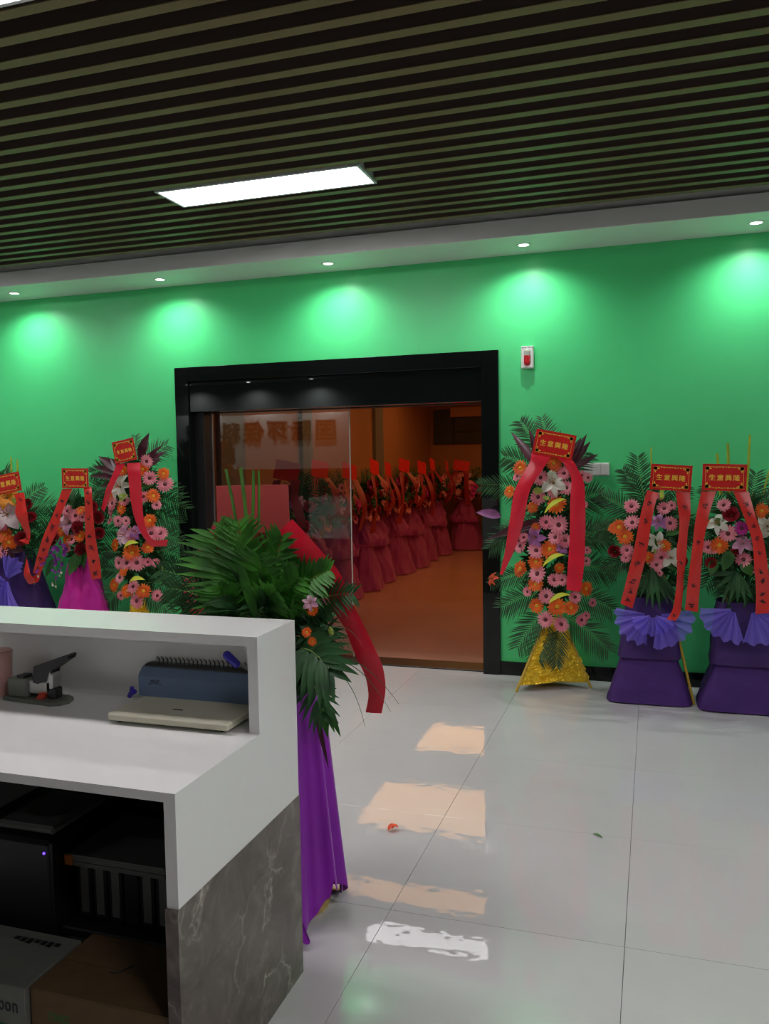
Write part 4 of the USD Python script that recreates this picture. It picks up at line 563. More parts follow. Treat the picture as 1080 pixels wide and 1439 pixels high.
obj('disc', lathe([(0.0001, 0.5645), (0.07, 0.5645), (0.078, 0.5615)], (-1.73, 2.02, 0), 32), 'grey_paint', t, smooth=40)

# ---------------------------------------------------------------- flowers, leaves, ribbons
def gerbera_mesh(seed):
    g = random.Random(seed); ms = []
    for ring, (n, r0, r1, lift, w) in enumerate(((17, 0.15, 1.0, 0.10, 0.115), (15, 0.12, 0.74, 0.24, 0.095))):
        for k in range(n):
            a = 2 * math.pi * (k + 0.5 * ring) / n + g.uniform(-0.05, 0.05); L = r1 * g.uniform(0.9, 1.04); dz = g.uniform(-0.05, 0.07)
            d = np.array([math.cos(a), math.sin(a), 0]); s = np.array([-d[1], d[0], 0]); P = []
            for t, wf in ((0, 0.5), (0.4, 0.95), (0.78, 1.0), (1.0, 0.25)):
                c = d * (r0 + (L - r0) * t) + np.array([0, 0, lift * math.sin(t * 2.2) + dz * t]); P.append([c - s * w * wf * r1, c + s * w * wf * r1])
            ms.append(sheet(P))
    eye = lathe([(0.0001, 0.20), (0.10, 0.19), (0.19, 0.15), (0.25, 0.06)], (0, 0, 0), 14)
    return join(*ms), eye
def lily_mesh(seed):
    g = random.Random(seed); ms = []; st = []
    for k in range(6):
        a = math.pi * k / 3 + g.uniform(-0.1, 0.1); d = np.array([math.cos(a), math.sin(a), 0]); s = np.array([-d[1], d[0], 0]); w = 0.26 if k % 2 else 0.18; P = []; rc = g.uniform(0.85, 1.2)
        for t in np.linspace(0, 1, 8):
            c = d * (0.08 + 0.95 * t) + np.array([0, 0, 0.55 * t - 0.75 * rc * t ** 2.6]); ww = w * (math.sin(math.pi * min(1, 0.08 + t * 0.92)) ** 0.75) * 1.25 + 0.01
            up = np.array([0, 0, 0.35 * ww]); P.append([c - s * ww + up, c - s * ww * 0.5 + up * 0.2, c, c + s * ww * 0.5 + up * 0.2, c + s * ww + up])
        ms.append(sheet(P))
        e = d * 0.22 + np.array([0, 0, 0.55]); st.append(tube([(0, 0, 0.05), e * 0.6, e], 0.014, 4)); b = trimesh.creation.icosphere(1, 0.04); b.apply_translation(e); st.append(b)
    st.append(tube([(0, 0, 0), (0.02, 0, 0.4), (0.05, 0.02, 0.72)], [0.03, 0.02, 0.03], 5))
    return join(*ms), join(*st)
def rose_mesh(seed):
    g = random.Random(seed); ms = []
    for n, r, h, op in ((3, 0.28, 0.95, 0.05), (4, 0.48, 0.85, 0.18), (5, 0.70, 0.65, 0.42), (5, 0.85, 0.4, 0.7)):
        for k in range(n):
            a0 = 2 * math.pi * k / n + g.uniform(0, 1); P = []
            for t in np.linspace(0, 1, 5):
                row = []
                for u in np.linspace(-1, 1, 5):
                    a = a0 + u * math.pi / n * 1.25; rr = r * (0.35 + 0.65 * math.sin(t * 1.7)) + op * 0.35 * t ** 3; row.append((rr * math.cos(a), rr * math.sin(a), h * t * (1 - 0.18 * u * u) - 0.1 * op * t ** 3))
                P.append(row)
            ms.append(sheet(P))
    return join(*ms), None
def bud_mesh(seed): return lathe([(0.0001, -0.7), (0.3, -0.5), (0.42, 0), (0.3, 0.5), (0.1, 0.9), (0.0001, 1.0)], (0, 0, 0), 12), None
_tmpl = {k: [f(s) for s in range(3)] for k, f in (('gerbera', gerbera_mesh), ('lily', lily_mesh), ('rose', rose_mesh), ('bud', bud_mesh))}
KIND = dict(pink=('gerbera', 'pink', 'center_dark'), orange=('gerbera', 'orange', 'center_gold'), magenta=('gerbera', 'magenta', 'center_dark'), lily_white=('lily', 'lily_white', 'anther'), lily_pink=('lily', 'lily_pink', 'anther'),
            lily_pinkw=('lily', 'lily_pinkw', 'anther'), lily_purple=('lily', 'lily_purple', 'anther'), lily_orange=('lily', 'lily_orange', 'anther'), lily_yellow=('lily', 'lily_yellow', 'anther'), rose=('rose', 'rose', None), redbloom=('lily', 'redbloom', 'anther'), bud=('bud', 'bud', None))
COLOUR = dict(pink='pink gerbera', orange='orange gerbera', magenta='magenta gerbera', lily_white='cream lily', lily_pink='pink lily', lily_pinkw='white and pink lily', lily_purple='mauve lily', lily_orange='orange lily', lily_yellow='yellow lily', rose='dark red rose', redbloom='coral bloom', bud='yellow green bud')

def flower(t, kind, at, r, axis, g):
    nm, m, e = KIND[kind]; body, eye = g.choice(_tmpl[nm])
    dx = at[0] - axis[0]
    n = np.array([dx * 2.2 + g.uniform(-0.35, 0.35), -1.0, 0.18 + g.uniform(-0.25, 0.4)])
    if nm == 'bud': n = np.array([g.uniform(-0.4, 0.4), -0.5, 1.0])
    sp = g.uniform(0, 6.28); r = r * (1.15 if nm == 'lily' else 1.08)
    f = obj(nm, placed(body, at, n, r, sp), m, t, smooth=True, label=COLOUR[kind])
    if eye is not None: obj('stamens' if nm == 'lily' else 'flower_eye', placed(eye, at, n, r, sp), e, f, smooth=True)

def blade(base, tip, w, face=(0, -1, 0), arch=0.12, fold=0.35, n=9, shape=0.8):
    """A leaf: pointed at both ends, folded along the midrib, arching towards `face` or sagging."""
    base, tip = np.asarray(base, float), np.asarray(tip, float); L = np.linalg.norm(tip - base)
    mid = (base + tip) / 2 + unit(face) * L * arch + np.array([0, 0, L * arch * 0.5])
    c = bez(base, mid, tip, n); tg = np.gradient(c, axis=0); tg /= np.linalg.norm(tg, axis=1, keepdims=True) + 1e-9
    s = np.cross(tg, np.asarray(face, float)); s /= np.linalg.norm(s, axis=1, keepdims=True) + 1e-9; nn = np.cross(s, tg)
    t = np.linspace(0, 1, n); ww = w * 0.5 * np.sin(np.pi * np.clip(0.06 + 0.94 * t ** shape, 0, 1)) + 0.0006
    ww = ww[:, None]; P = np.stack([c - s * ww + nn * ww * fold, c, c + s * ww + nn * ww * fold], 1)
    return sheet(P)

def frond(t, base, tip, reach, g, wide=1.0, m='frond', separate=False, n=None):
    """A feather palm frond: an arching rib with leaflets on both sides."""
    base, tip = np.asarray(base, float), np.asarray(tip, float); L = np.linalg.norm(tip - base)
    mid = (base + tip) / 2 + np.array([0, -0.05 * L, 0.16 * L]) if abs(tip[2] - base[2]) < 0.9 * L else (base + tip) / 2 + np.array([g.uniform(-.05, .05) * L, -0.06 * L, 0])
    c = bez(base, mid, tip, 24); tg = np.gradient(c, axis=0); tg /= np.linalg.norm(tg, axis=1, keepdims=True)
    nrm = unit(np.array([g.uniform(-0.35, 0.35), -1.0, g.uniform(-0.1, 0.5)]))
    rib = tube(c, np.linspace(0.0042, 0.0012, 24) * min(1.2, wide), 5); leafs = []
    n = n or int(np.clip(L / (0.018 * max(1, wide * 0.75)), 10, 24))
    for k in range(n):
        f = 0.14 + 0.86 * k / (n - 1); i = min(23, f * 23); i0 = int(i); p = c[i0] + (c[min(23, i0 + 1)] - c[i0]) * (i - i0); d = tg[i0]
        side = unit(np.cross(d, nrm)); ln = reach * (0.35 + 0.75 * math.sin(math.pi * min(1, 0.12 + 0.80 * f))) * g.uniform(1.0, 1.25)
        for s in (-1, 1):
            lean = 0.55 + 0.9 * f; q = unit(side * s + d * lean * 0.75 + np.array([0, -0.12, 0]) + nrm * g.uniform(-0.05, 0.22)); e = p + q * ln + np.array([0, 0, -0.16 * ln * g.uniform(0.4, 1.6)])
            leafs.append(blade(p, e, (0.0095 if wide < 1.4 else 0.013) * wide * g.uniform(0.85, 1.15), nrm, 0.06, 0.3, 5 if wide < 1.4 else 7, 0.75))
    if separate:
        f_ = obj('palm_frond', rib, 'rachis', t, smooth=True)
        for l in leafs: obj('leaflet', l, m, f_, smooth=True)
    else:
        f_ = obj('palm_frond', join(*leafs), m, t, smooth=True); obj('rib', rib, 'rachis', f_, smooth=True)

def filler(t, centre, half, n, g, m='frond', size=(0.06, 0.12), w=0.022):
    ms = []
    for _ in range(n):
        a, b = g.uniform(0, 6.283), g.uniform(-1, 1); r = g.uniform(0.25, 1.0) ** 0.5; q = math.sqrt(1 - b * b)
        d = np.array([q * math.cos(a), q * math.sin(a), b]); p = np.asarray(centre) + np.asarray(half) * d * r * 0.85
        e = p + unit(d * np.array([1, 1, 1]) + np.array([g.uniform(-.8, .8), g.uniform(-1.0, .2), g.uniform(-.7, .7)])) * g.uniform(*size)
        ms.append(blade(p, e, w * g.uniform(0.7, 1.4), (g.uniform(-.5, .5), -1, g.uniform(0, .8)), 0.12, 0.3, 4))
    obj('foliage', join(*ms), m, t, smooth=True, kind='stuff', label='dense small dark green leaves')

def ribbon(t, sec, m, g, text=0, curl=0.006):
    """A satin ribbon through left-edge and right-edge points; text = number of small dark characters down its front."""
    S = np.array(sec, float); Lf, Rt = catmull(S[:, :3], 8), catmull(S[:, 3:], 8); n = len(Lf); P = np.zeros((n, 7, 3))
    for j, u in enumerate(np.linspace(0, 1, 7)):
        P[:, j] = Lf * (1 - u) + Rt * u
        P[:, j, 1] += curl * np.sin(np.linspace(0, 2.5 * math.pi, n) + u * 1.5) - 0.004 * math.sin(math.pi * u)
    rb = obj('ribbon', sheet(P), m, t, smooth=True)
    if text:
        for k in range(text):
            marks = []
            f = 0.10 + 0.82 * k / max(1, text - 1) * g.uniform(0.94, 1.0); i = min(n - 2, int(f * (n - 1)))
            c = (P[i, 3] + P[i + 1, 3]) / 2; ax = unit(P[i, 6] - P[i, 0]); dn = unit(P[i + 1, 3] - P[i, 3]); nv = np.cross(ax, dn); nv = nv if nv[1] < 0 else -nv
            w = np.linalg.norm(P[i, 6] - P[i, 0]) * 0.21
            for _ in range(8):
                o = c + ax * g.uniform(-1, 1) * w * 0.7 + dn * g.uniform(-1, 1) * w * 0.8 + nv * 0.0015
                d = unit(ax * g.choice((1, 1, .3, -.6)) + dn * g.choice((.1, 1, .8, .3))); q = np.cross(nv, d); l, h = w * g.uniform(0.35, 0.8), w * 0.13
                V = [o - d * l - q * h, o + d * l - q * h * 0.6, o + d * l + q * h * 0.6, o - d * l + q * h]; V += [p + nv * 0.0004 for p in V]
                marks.append(trimesh.Trimesh(V, [[4, 5, 6], [4, 6, 7], [0, 2, 1], [0, 3, 2], [0, 1, 5], [0, 5, 4], [1, 2, 6], [1, 6, 5], [2, 3, 7], [2, 7, 6], [3, 0, 4], [3, 4, 7]], process=False))
            obj('character', join(*marks), 'ink', rb, label='small dark brushed character')
    return rb

def card(t, cs, g, back=False, glyph=True, border=True):
    """The folded red card with gold frame and four gold characters; cs = its corners from top left, clockwise."""
    A, B, C, D = (np.asarray(c, float) for c in cs); ex, ey = unit(B - A), unit(A - D); nv = unit(np.cross(ex, ey)); ey = np.cross(nv, ex)
    W, H = (np.linalg.norm(B - A) + np.linalg.norm(C - D)) / 2, (np.linalg.norm(A - D) + np.linalg.norm(B - C)) / 2; O = (A + B + C + D) / 4
    def put(m, dz=0.0): v = np.asarray(m.vertices); m.vertices = O + v[:, :1] * ex + v[:, 1:2] * ey + (v[:, 2:] + dz) * nv; return m
    c = obj('card', put(cbox((-W / 2, -H / 2, -0.0015), (W / 2, H / 2, 0.0015), 0.0006)), 'card_back' if back else 'red_card', t)
    if back or not border: return c
    fr = []; a, b, th = W * 0.43, H * 0.40, 0.0022
    fr += [cbox((-a, s * b - th / 2, 0), (a, s * b + th / 2, 0.0008)) for s in (-1, 1)] + [cbox((s * a - th / 2, -b, 0), (s * a + th / 2, b, 0.0008)) for s in (-1, 1)]
    for sx in (-1, 1):
        for sy in (-1, 1):
            for q, rr in ((0.0, 0.017), (0.012, 0.010), (0.022, 0.006)):
                for ax in (0, 1):
                    p = np.array([sx * (a - 0.010 - (q if ax == 0 else 0)), sy * (b - 0.010 - (q if ax else 0))]); d = trimesh.creation.cylinder(radius=rr * 0.62, height=0.0008, sections=10); d.apply_translation((p[0], p[1], 0.0004)); fr.append(d)
    for k in range(9):
        for s in (-1, 1): fr.append(cbox((-a * 0.62 + k * a * 0.155, s * (b - 0.002) - 0.003 - 0.002 * (k % 2), 0), (-a * 0.62 + (k + 0.7) * a * 0.155, s * (b - 0.002) + 0.002 + 0.001 * (k % 3), 0.0008)))
    obj('card_border', put(join(*fr), 0.0016), 'gold', c)
    for ch in glyphs('生意興隆', W * 0.165, 0.0008): obj('character', put(ch, 0.0016), 'gold', c)
    return c

def skirt_tier(centre, z0, z1, hw0, hw1, dp0, dp1, m, t, seed, name='skirt', folds=0.006, pw=0.55, nu=72, nv=22, hem=0.008, label=None, fz=3.0, fx=7.0, flare=0.0):
    """A cloth tier round a stand: a rounded-rectangle tube tapering upwards, with folds."""
    P = np.zeros((nu, nv, 3))
    for i in range(nu):
        a = 2 * math.pi * i / nu; ca, sa = math.cos(a), math.sin(a); X = math.copysign(abs(ca) ** pw, ca); Y = math.copysign(abs(sa) ** pw, sa)
        for j in range(nv):
            v = j / (nv - 1); hw, dp = hw0 + (hw1 - hw0) * v, dp0 + (dp1 - dp0) * v
            P[i, j] = (centre[0] + hw * X, centre[1] + dp * Y, z0 + (z1 - z0) * v)
    N = meshkit.fbm(P.reshape(-1, 3) * np.array([fx, fx, fz]) + seed * 9.7, 3, seed).reshape(nu, nv) - 0.5
    rad = P - np.array([centre[0], centre[1], 0]); rad[..., 2] = 0; rad /= np.linalg.norm(rad, axis=-1, keepdims=True)
    P += rad * N[..., None] * folds * 4 + rad * flare * (1 - np.linspace(0, 1, nv))[None, :, None] ** 2
    P[:, 0, 2] += hem * (N[:, 0] + 0.3)
    return obj(name, sheet(P, closed=True), m, t, smooth=True, label=label)

def ruffle(centre, r0, r1, a0, a1, m, t, pleats=11, amp=0.016, seed=0, name='bow', out=0.03, nu=140, nv=12, label=None, squash=1.0):
    """A pleated fan of stiff net gathered at its centre."""
    g = random.Random(seed); ph = [g.uniform(0, 6.28) for _ in range(4)]; P = np.zeros((nu, nv, 3))
    for i in range(nu):
        u = i / (nu - 1); a = math.radians(a0 + (a1 - a0) * u); rr = r1 * (1 + 0.04 * math.sin(5.3 * u * 6.28 + ph[0]) + 0.012 * math.sin(pleats * 6.28 * u))
        for j in range(nv):
            v = j / (nv - 1); r = r0 + (rr - r0) * v
            P[i, j] = (centre[0] + r * math.cos(a) * 1.0, centre[1] - out * math.sin(v * 2.0) - amp * (0.3 + v) * (0.75 * math.sin(pleats * 6.28 * u + ph[1] + 0.8 * v) + 0.4 * math.sin(pleats * 14.1 * u + ph[2])) - 0.02 * v * math.sin(9 * u + ph[3]), centre[2] + r * math.sin(a) * squash)
    return obj(name, sheet(P), m, t, smooth=True, label=label)

def puff(centre, half, m, t, seed, name='net_puff', nu=72, nv=40):
    """A puffed ball of crumpled net."""
    a, b = np.meshgrid(np.arange(nu) * 2 * np.pi / nu, np.linspace(-np.pi / 2, np.pi / 2, nv), indexing='ij')
    D = np.stack([np.cos(a) * np.cos(b), np.sin(a) * np.cos(b), np.sin(b)], -1)
    N = 1 - 2 * np.abs(meshkit.fbm(D * np.array([2.6, 2.6, 1.2]) + seed * 3.1, 4, seed) - 0.5)
    return obj(name, sheet(np.asarray(centre) + D * np.asarray(half) * (0.55 + 0.55 * N[..., None]), closed=True), m, t, smooth=True)

def sticks(t, S, m):
    for x0, y0, z0, x1, y1, z1, w in S: obj('stick', tube([(x0, y0, z0), ((x0 + x1) / 2 + 0.002, (y0 + y1) / 2, (z0 + z1) / 2), (x1, y1, z1)], [max(0.003, w * 0.5), max(0.003, w * 0.5), max(0.0025, w * 0.42)], 7), m, t, smooth=40)
def leg(t, a, b, m='gold_leg', r=0.009): obj('leg', tube([a, (np.asarray(a) + b) / 2, b], r, 8), m, t, smooth=40)

def dress(t, key, axis, seed, ribbon_m, text, stick_m='stick_yellow', fill=None):
    """Flowers, fronds, single leaves, sticks, card and ribbons of one stand from the table."""
    d = PLANTS[key]; g = random.Random(seed)
    for c, h, n in fill or (): filler(t, c, h, n, g)
    for f in d['fr']: frond(t, f[:3], f[3:6], f[6], g)
    for kd, x0, y0, z0, x1, y1, z1, w in d['lv']:
        a, b = (x0, y0, z0), (x1, y1, z1)
        if kd == 'dark': obj('dark_leaf', blade(a, b, w, (g.uniform(-.3, .3), -1, 0.2), 0.06, 0.35), 'dark_leaf', t, smooth=True, label='pointed burgundy leaf')
        elif kd == 'purple': obj('spathe', blade(a, b, w, (0, -1, 0.4), 0.06, 0.6), 'purple_leaf', t, smooth=True, label='purple pointed bloom')
        elif kd == 'spathe': obj('spathe', blade(a, b, w * 0.85, (0, -0.75, 0.6), 0.30, 0.25, 11, 1.0), 'spathe', t, smooth=True, label='curved yellow green leaf loop')
        elif kd == 'bud': obj('bud', blade(a, b, w, (0, -1, 0.1), 0.15, 0.8), 'bud', t, smooth=True)
        elif kd == 'blade': obj('long_leaf', blade(a, b, w, (g.uniform(-.4, .4), -1, 0.1), 0.04, 0.4), 'frond', t, smooth=True)
        else: obj('leaf', blade(a, b, w, (g.uniform(-.4, .4), -1, 0.3), 0.1, 0.3), 'leaf', t, smooth=True)
    sticks(t, d['st'], stick_m)
    for kd, x, y, z, r in d['fl']: flower(t, kd, (x, y, z), r, axis, g)
    card(t, d['cd'], g)
    for i, s in enumerate(d['rb']): ribbon(t, s, ribbon_m, g, text[i] if i < len(text) else 0)

# the tall stand with gold foil, right of the doorway
t = thing('flower_stand', 'tall slender flower stand with crinkled gold foil base beside the doorway', 'flower stand', (-0.65, 5.74, 0))
legs = [(-0.885, 5.565, 0.0), (-0.405, 5.80, 0.0), (-0.80, 5.93, 0.0)]; top = np.array([-0.645, 5.73, 0.62])
for p in legs: leg(t, p, top + (np.array(p) - top) * 0.05)
def foil(legs, top, f0, f1, m, seed):
    nu, nv = 120, 46; L = np.array(legs); c = L.mean(0); loop = []
    for k in range(3):
        a, b = L[k], L[(k + 1) % 3]
        for s in np.arange(nu // 3) / (nu // 3): loop.append(a + (b - a) * s)
    loop = np.array(loop); loop += (loop - c) / np.linalg.norm(loop - c, axis=1, keepdims=True) * 0.006
    P = np.stack([loop + (top - loop) * (f0 + (f1 - f0) * v) for v in np.linspace(0, 1, nv)], 1)
    q = P.reshape(-1, 3); N = 1 - 2 * np.abs(meshkit.fbm(q * np.array([5, 5, 26.0]) + seed, 4, seed) - 0.5); N2 = meshkit.fbm(q * 40, 2, seed + 3)
    rad = P - c; rad[..., 2] = 0; rad /= np.linalg.norm(rad, axis=-1, keepdims=True) + 1e-9
    P = P + rad * ((N - 0.8) * 0.075 + (N2 - 0.5) * 0.016).reshape(nu, nv)[..., None]
    P[:, 0, 2] += 0.02 * (meshkit.noise(q.reshape(nu, nv, 3)[:, 0] * 6, seed) - 0.4)
    return sheet(P, closed=True)
obj('foil_skirt', foil(legs, top, 0.07, 0.80, 'gold_foil', 3), 'gold_foil', t, smooth=16, label='crinkled shiny gold foil wrap')
dress(t, 'D', (-0.65, 5.74), 11, 'red_ribbon', (0, 0), fill=[((-0.655, 5.73, 1.35), (0.19, 0.10, 0.30), 430), ((-0.65, 5.73, 0.88), (0.19, 0.10, 0.34), 470)])

# the two purple skirted stands by the right wall
def purple_stand(cx, yf, label, key, seed, lobes, text, extra):
    t = thing('flower_stand', label, 'flower stand', (cx, yf + 0.18, 0))
    leg(t, (cx - 0.19, yf + 0.10, 0), (cx - 0.05, yf + 0.17, 0.95)); leg(t, (cx + 0.272, yf + 0.10, 0), (cx + 0.06, yf + 0.17, 0.95))
    leg(t, (cx, yf + 0.33, 0), (cx, yf + 0.2, 0.95))
    skirt_tier((cx, yf + 0.19), 0.006, 0.36, 0.262, 0.150, 0.185, 0.130, 'purple_cloth', t, seed, 'skirt', 0.010, 0.30, fz=5.0, fx=4.0)
    skirt_tier((cx, yf + 0.19), 0.295, 0.68, 0.195, 0.145, 0.172, 0.10, 'navy_cloth', t, seed + 1, 'upper_skirt', 0.011, 0.32, fz=6.0, fx=5.0)
    for (c, r, a0, a1, pl) in lobes: ruffle(c, 0.02, r, a0, a1, 'violet_tulle', t, pl, 0.015, seed + int(a0), label='pleated violet net bow')
    dress(t, key, (cx, yf + 0.15), seed, 'red_ribbon_old', text, fill=extra)
    return t
purple_stand(-0.02, 5.46, 'flower stand in dark purple cloth with yellow stick, second from the right edge', 'E', 21,
             [((-0.03, 5.43, 0.60), 0.20, 170, 268, 5), ((0.03, 5.42, 0.60), 0.21, 262, 372, 6), ((0.0, 5.41, 0.60), 0.13, 190, 350, 7)], (7, 3), [((0.0, 5.60, 1.10), (0.20, 0.10, 0.24), 300), ((0.0, 5.60, 0.80), (0.12, 0.08, 0.18), 140)])
purple_stand(0.535, 5.41, 'flower stand in dark purple cloth with three tall sticks, cut by the right edge', 'F', 31,
             [((0.47, 5.38, 0.66), 0.20, 180, 285, 6), ((0.57, 5.38, 0.66), 0.21, 255, 365, 6), ], (4, 9), [((0.53, 5.54, 1.10), (0.21, 0.10, 0.25), 300), ((0.53, 5.54, 0.80), (0.12, 0.08, 0.18), 140)])

# the three stands beyond the desk, left of the doorway
t = thing('flower_stand', 'tall flower stand with dark leaves and tilted card, left of the doorway', 'flower stand', (-3.92, 5.7, 0))
legs = [(-4.14, 5.55, 0.0), (-3.70, 5.62, 0.0), (-3.93, 5.93, 0.0)]; top = np.array([-3.92, 5.68, 0.62])
for p in legs: leg(t, p, top + (np.array(p) - top) * 0.05)
obj('foil_skirt', foil(legs, top, 0.07, 0.80, 'gold_foil', 8), 'gold_foil', t, smooth=16)
dress(t, 'C', (-3.9, 5.70), 41, 'red_ribbon', (0, 0), fill=[((-3.91, 5.69, 1.35), (0.19, 0.10, 0.30), 430), ((-3.91, 5.69, 0.88), (0.19, 0.10, 0.34), 470)])

t = thing('flower_stand', 'flower stand with magenta net skirt and trailing violet orchids beyond the desk', 'flower stand', (-4.45, 5.66, 0))
for p in ((-4.66, 5.55, 0), (-4.24, 5.55, 0), (-4.45, 5.92, 0)): leg(t, p, (-4.43 + (p[0] + 4.45) * 0.1, 5.67, 0.95))
skirt_tier((-4.42, 5.66), 0.01, 0.86, 0.27, 0.06, 0.20, 0.06, 'magenta_tulle', t, 5, 'net_skirt', 0.05, 0.8, 130, 30, 0.02, 'puffed magenta net skirt', fz=1.6, fx=9)
skirt_tier((-4.35, 5.60), 0.30, 0.84, 0.20, 0.025, 0.14, 0.025, 'magenta_tulle', t, 6, 'net_layer', 0.055, 1.0, 130, 26, 0.12, fz=2.4, fx=8, flare=0.03)
skirt_tier((-4.48, 5.59), 0.28, 0.80, 0.19, 0.03, 0.14, 0.03, 'magenta_tulle', t, 9, 'net_layer', 0.055, 1.0, 130, 26, 0.12, fz=2.4, fx=8, flare=0.03)
dress(t, 'B', (-4.45, 5.68), 51, 'red_ribbon_old', (7, 7, 0), fill=[((-4.44, 5.66, 1.14), (0.19, 0.09, 0.20), 260), ((-4.42, 5.66, 0.92), (0.12, 0.08, 0.14), 110)])
def orchid_spray(t, pts, n, g):
    c = catmull(pts, 6); st = obj('orchid_spray', tube(c, 0.0025, 5), 'rachis', t, smooth=True, label='trailing violet orchid spray')
    for k in range(n):
        f = 0.05 + 0.92 * k / (n - 1); p = c[int(f * (len(c) - 1))] + np.array([g.uniform(-.02, .02), g.uniform(-.02, 0), g.uniform(-.01, .01)]); r = 0.024 * (1 - 0.55 * f); ms = []
        R = frame_of((g.uniform(-.5, .5), -1, g.uniform(-.2, .3)), g.uniform(0, 6))
        for q in range(5):
            a = q * 2 * math.pi / 5; d = R @ np.array([math.cos(a), math.sin(a), 0.25]); ms.append(blade(p, p + d * r, r * 0.75, R[:, 2], 0.1, 0.2, 4))
        obj('floret', join(*ms), 'lily_white' if f > 0.8 else 'orchid', st, smooth=True)
g = random.Random(7)
orchid_spray(t, [(-4.50, 5.50, 0.98), (-4.54, 5.46, 0.86), (-4.55, 5.45, 0.72), (-4.555, 5.46, 0.60)], 16, g)
orchid_spray(t, [(-4.52, 5.50, 0.96), (-4.60, 5.47, 0.89), (-4.69, 5.46, 0.78), (-4.77, 5.46, 0.63)], 16, g)
orchid_spray(t, [(-4.47, 5.50, 0.95), (-4.49, 5.45, 0.82), (-4.49, 5.45, 0.70)], 11, g)

t = thing('flower_stand', 'flower stand with dark violet skirt and lilies, cut by the left edge', 'flower stand', (-5.1, 5.64, 0))
for p in ((-5.33, 5.52, 0), (-4.88, 5.52, 0), (-5.1, 5.90, 0)): leg(t, p, (-5.1 + (p[0] + 5.1) * 0.2, 5.66, 0.95))
skirt_tier((-5.1, 5.66), 0.006, 0.90, 0.46, 0.12, 0.20, 0.09, 'navy_cloth', t, 12, 'skirt', 0.006)
ruffle((-5.08, 5.50, 0.66), 0.02, 0.26, 228, 300, 'violet_tulle', t, 4, 0.02, 5, label='violet net bow'); ruffle((-5.08, 5.50, 0.66), 0.02, 0.22, 20, 95, 'violet_tulle', t, 4, 0.02, 6); ruffle((-5.08, 5.50, 0.64), 0.02, 0.20, 130, 215, 'violet_tulle', t, 4, 0.02, 7)
dress(t, 'A', (-5.12, 5.66), 61, 'red_ribbon_old', (2, 2), fill=[((-5.1, 5.64, 1.12), (0.24, 0.10, 0.26), 330)])

# the stand beside the desk, seen from behind its card
t = thing('flower_stand', 'palm frond flower stand on bright purple draped column beside the reception desk', 'flower stand', (-1.245, 2.66, 0))
CX, CY = -1.245, 2.665
obj('column', lathe([(0.0001, 0), (0.14, 0), (0.14, 0.02), (0.05, 0.04), (0.05, 0.74), (0.10, 0.76), (0.112, 0.845), (0.104, 0.845), (0.09, 0.77), (0.0001, 0.77)], (CX, CY, 0), 32), 'bamboo', t, smooth=40)
obj('rim', lathe([(0.104, 0.838), (0.110, 0.832), (0.119, 0.838), (0.119, 0.852), (0.111, 0.857), (0.104, 0.852), (0.104, 0.838)], (CX, CY, 0), 36), 'bamboo', t, smooth=40, label='bamboo basket rim')
nu, nv = 150, 46; P = np.zeros((nu, nv, 3)); g = random.Random(3)
hem = np.array([0.012 + 0.10 * max(0, math.sin(2 * math.pi * i / nu * 2 + 2.0)) ** 3 + 0.05 * (g.random() < 0.03) for i in range(nu)])
for i in range(nu):
    a = 2 * math.pi * i / nu
    fold = math.sin(a * 11 + 0.7 * math.sin(3 * a)) + 0.5 * math.sin(a * 19 + 1.0)
    for j in range(nv):
        v = j / (nv - 1); r = 0.128 + 0.062 * v + fold * (0.003 + 0.016 * v ** 1.2); topz = 0.798 + 0.032 * math.cos(a - 0.6)
        z = topz + (hem[i] - topz) * v
        P[i, j] = (CX + r * math.cos(a + 0.05 * v), CY + r * math.sin(a + 0.05 * v) - 0.03 * v ** 2 * max(0, -math.sin(a)), z)
obj('drape', sheet(P, closed=True), 'drape', t, smooth=True, label='bright purple satin drape in long folds')
ruf = ruffle((CX + 0.075, CY - 0.22, 0.30), 0.02, 0.29, 255, 292, 'drape', t, 2, 0.02, 4, 'drape_tail', 0.04)
d = PLANTS['N']; g = random.Random(77)
filler(t, (-1.32, 2.68, 1.03), (0.23, 0.12, 0.19), 420, g, 'frond', (0.08, 0.17), 0.018)
filler(t, (-1.15, 2.66, 0.98), (0.09, 0.07, 0.12), 130, g, 'frond', (0.06, 0.13), 0.017)
for f in d['fr']: frond(t, f[:3], f[3:6], f[6], g, f[7], 'frond_bright' if f[7] >= 1.5 else 'frond', f[7] >= 1.4)
sticks(t, d['st'], 'stick'); card(t, d['cd'], g, back=True)
for s in d['rb']: ribbon(t, s, 'red_ribbon', g, 0, 0.004)
for kd, x, y, z, r in d['fl']: flower(t, kd, (x, y - 0.06, z), r, (CX, CY), g)
def monstera(t, a, b, size, g, m='frond'):
    """A split leaf: finger lobes along both sides of a drooping midrib."""
    a, b = np.asarray(a, float), np.asarray(b, float); c = bez(a, (a + b) / 2 + np.array([0.01, -0.03, 0.06]), b, 14); rib = tube(c, np.linspace(0.004, 0.0015, 14), 5); f_ = obj('split_leaf', rib, 'rachis', t, smooth=True)
    d = unit(b - a); nrm = unit((0.25, -1, 0.35)); side = unit(np.cross(d, nrm))
    for k in range(8):
        p = c[1 + int(k * 1.45)]; f = k / 7
        for s in (-1, 1):
            q = unit(side * s * (1.1 - 0.6 * f) + d * (0.15 + 0.8 * f)); ln = size * (0.95 + 0.5 * math.sin(math.pi * (0.2 + 0.6 * f))) * (0.95 if f < 0.9 else 0.7)
            e = p + q * ln + np.array([0, -0.01, -0.25 * ln * (0.4 + f)]); obj('lobe', blade(p, e, size * 0.27, nrm, 0.16, 0.25, 8, 0.7), m, f_, smooth=True)
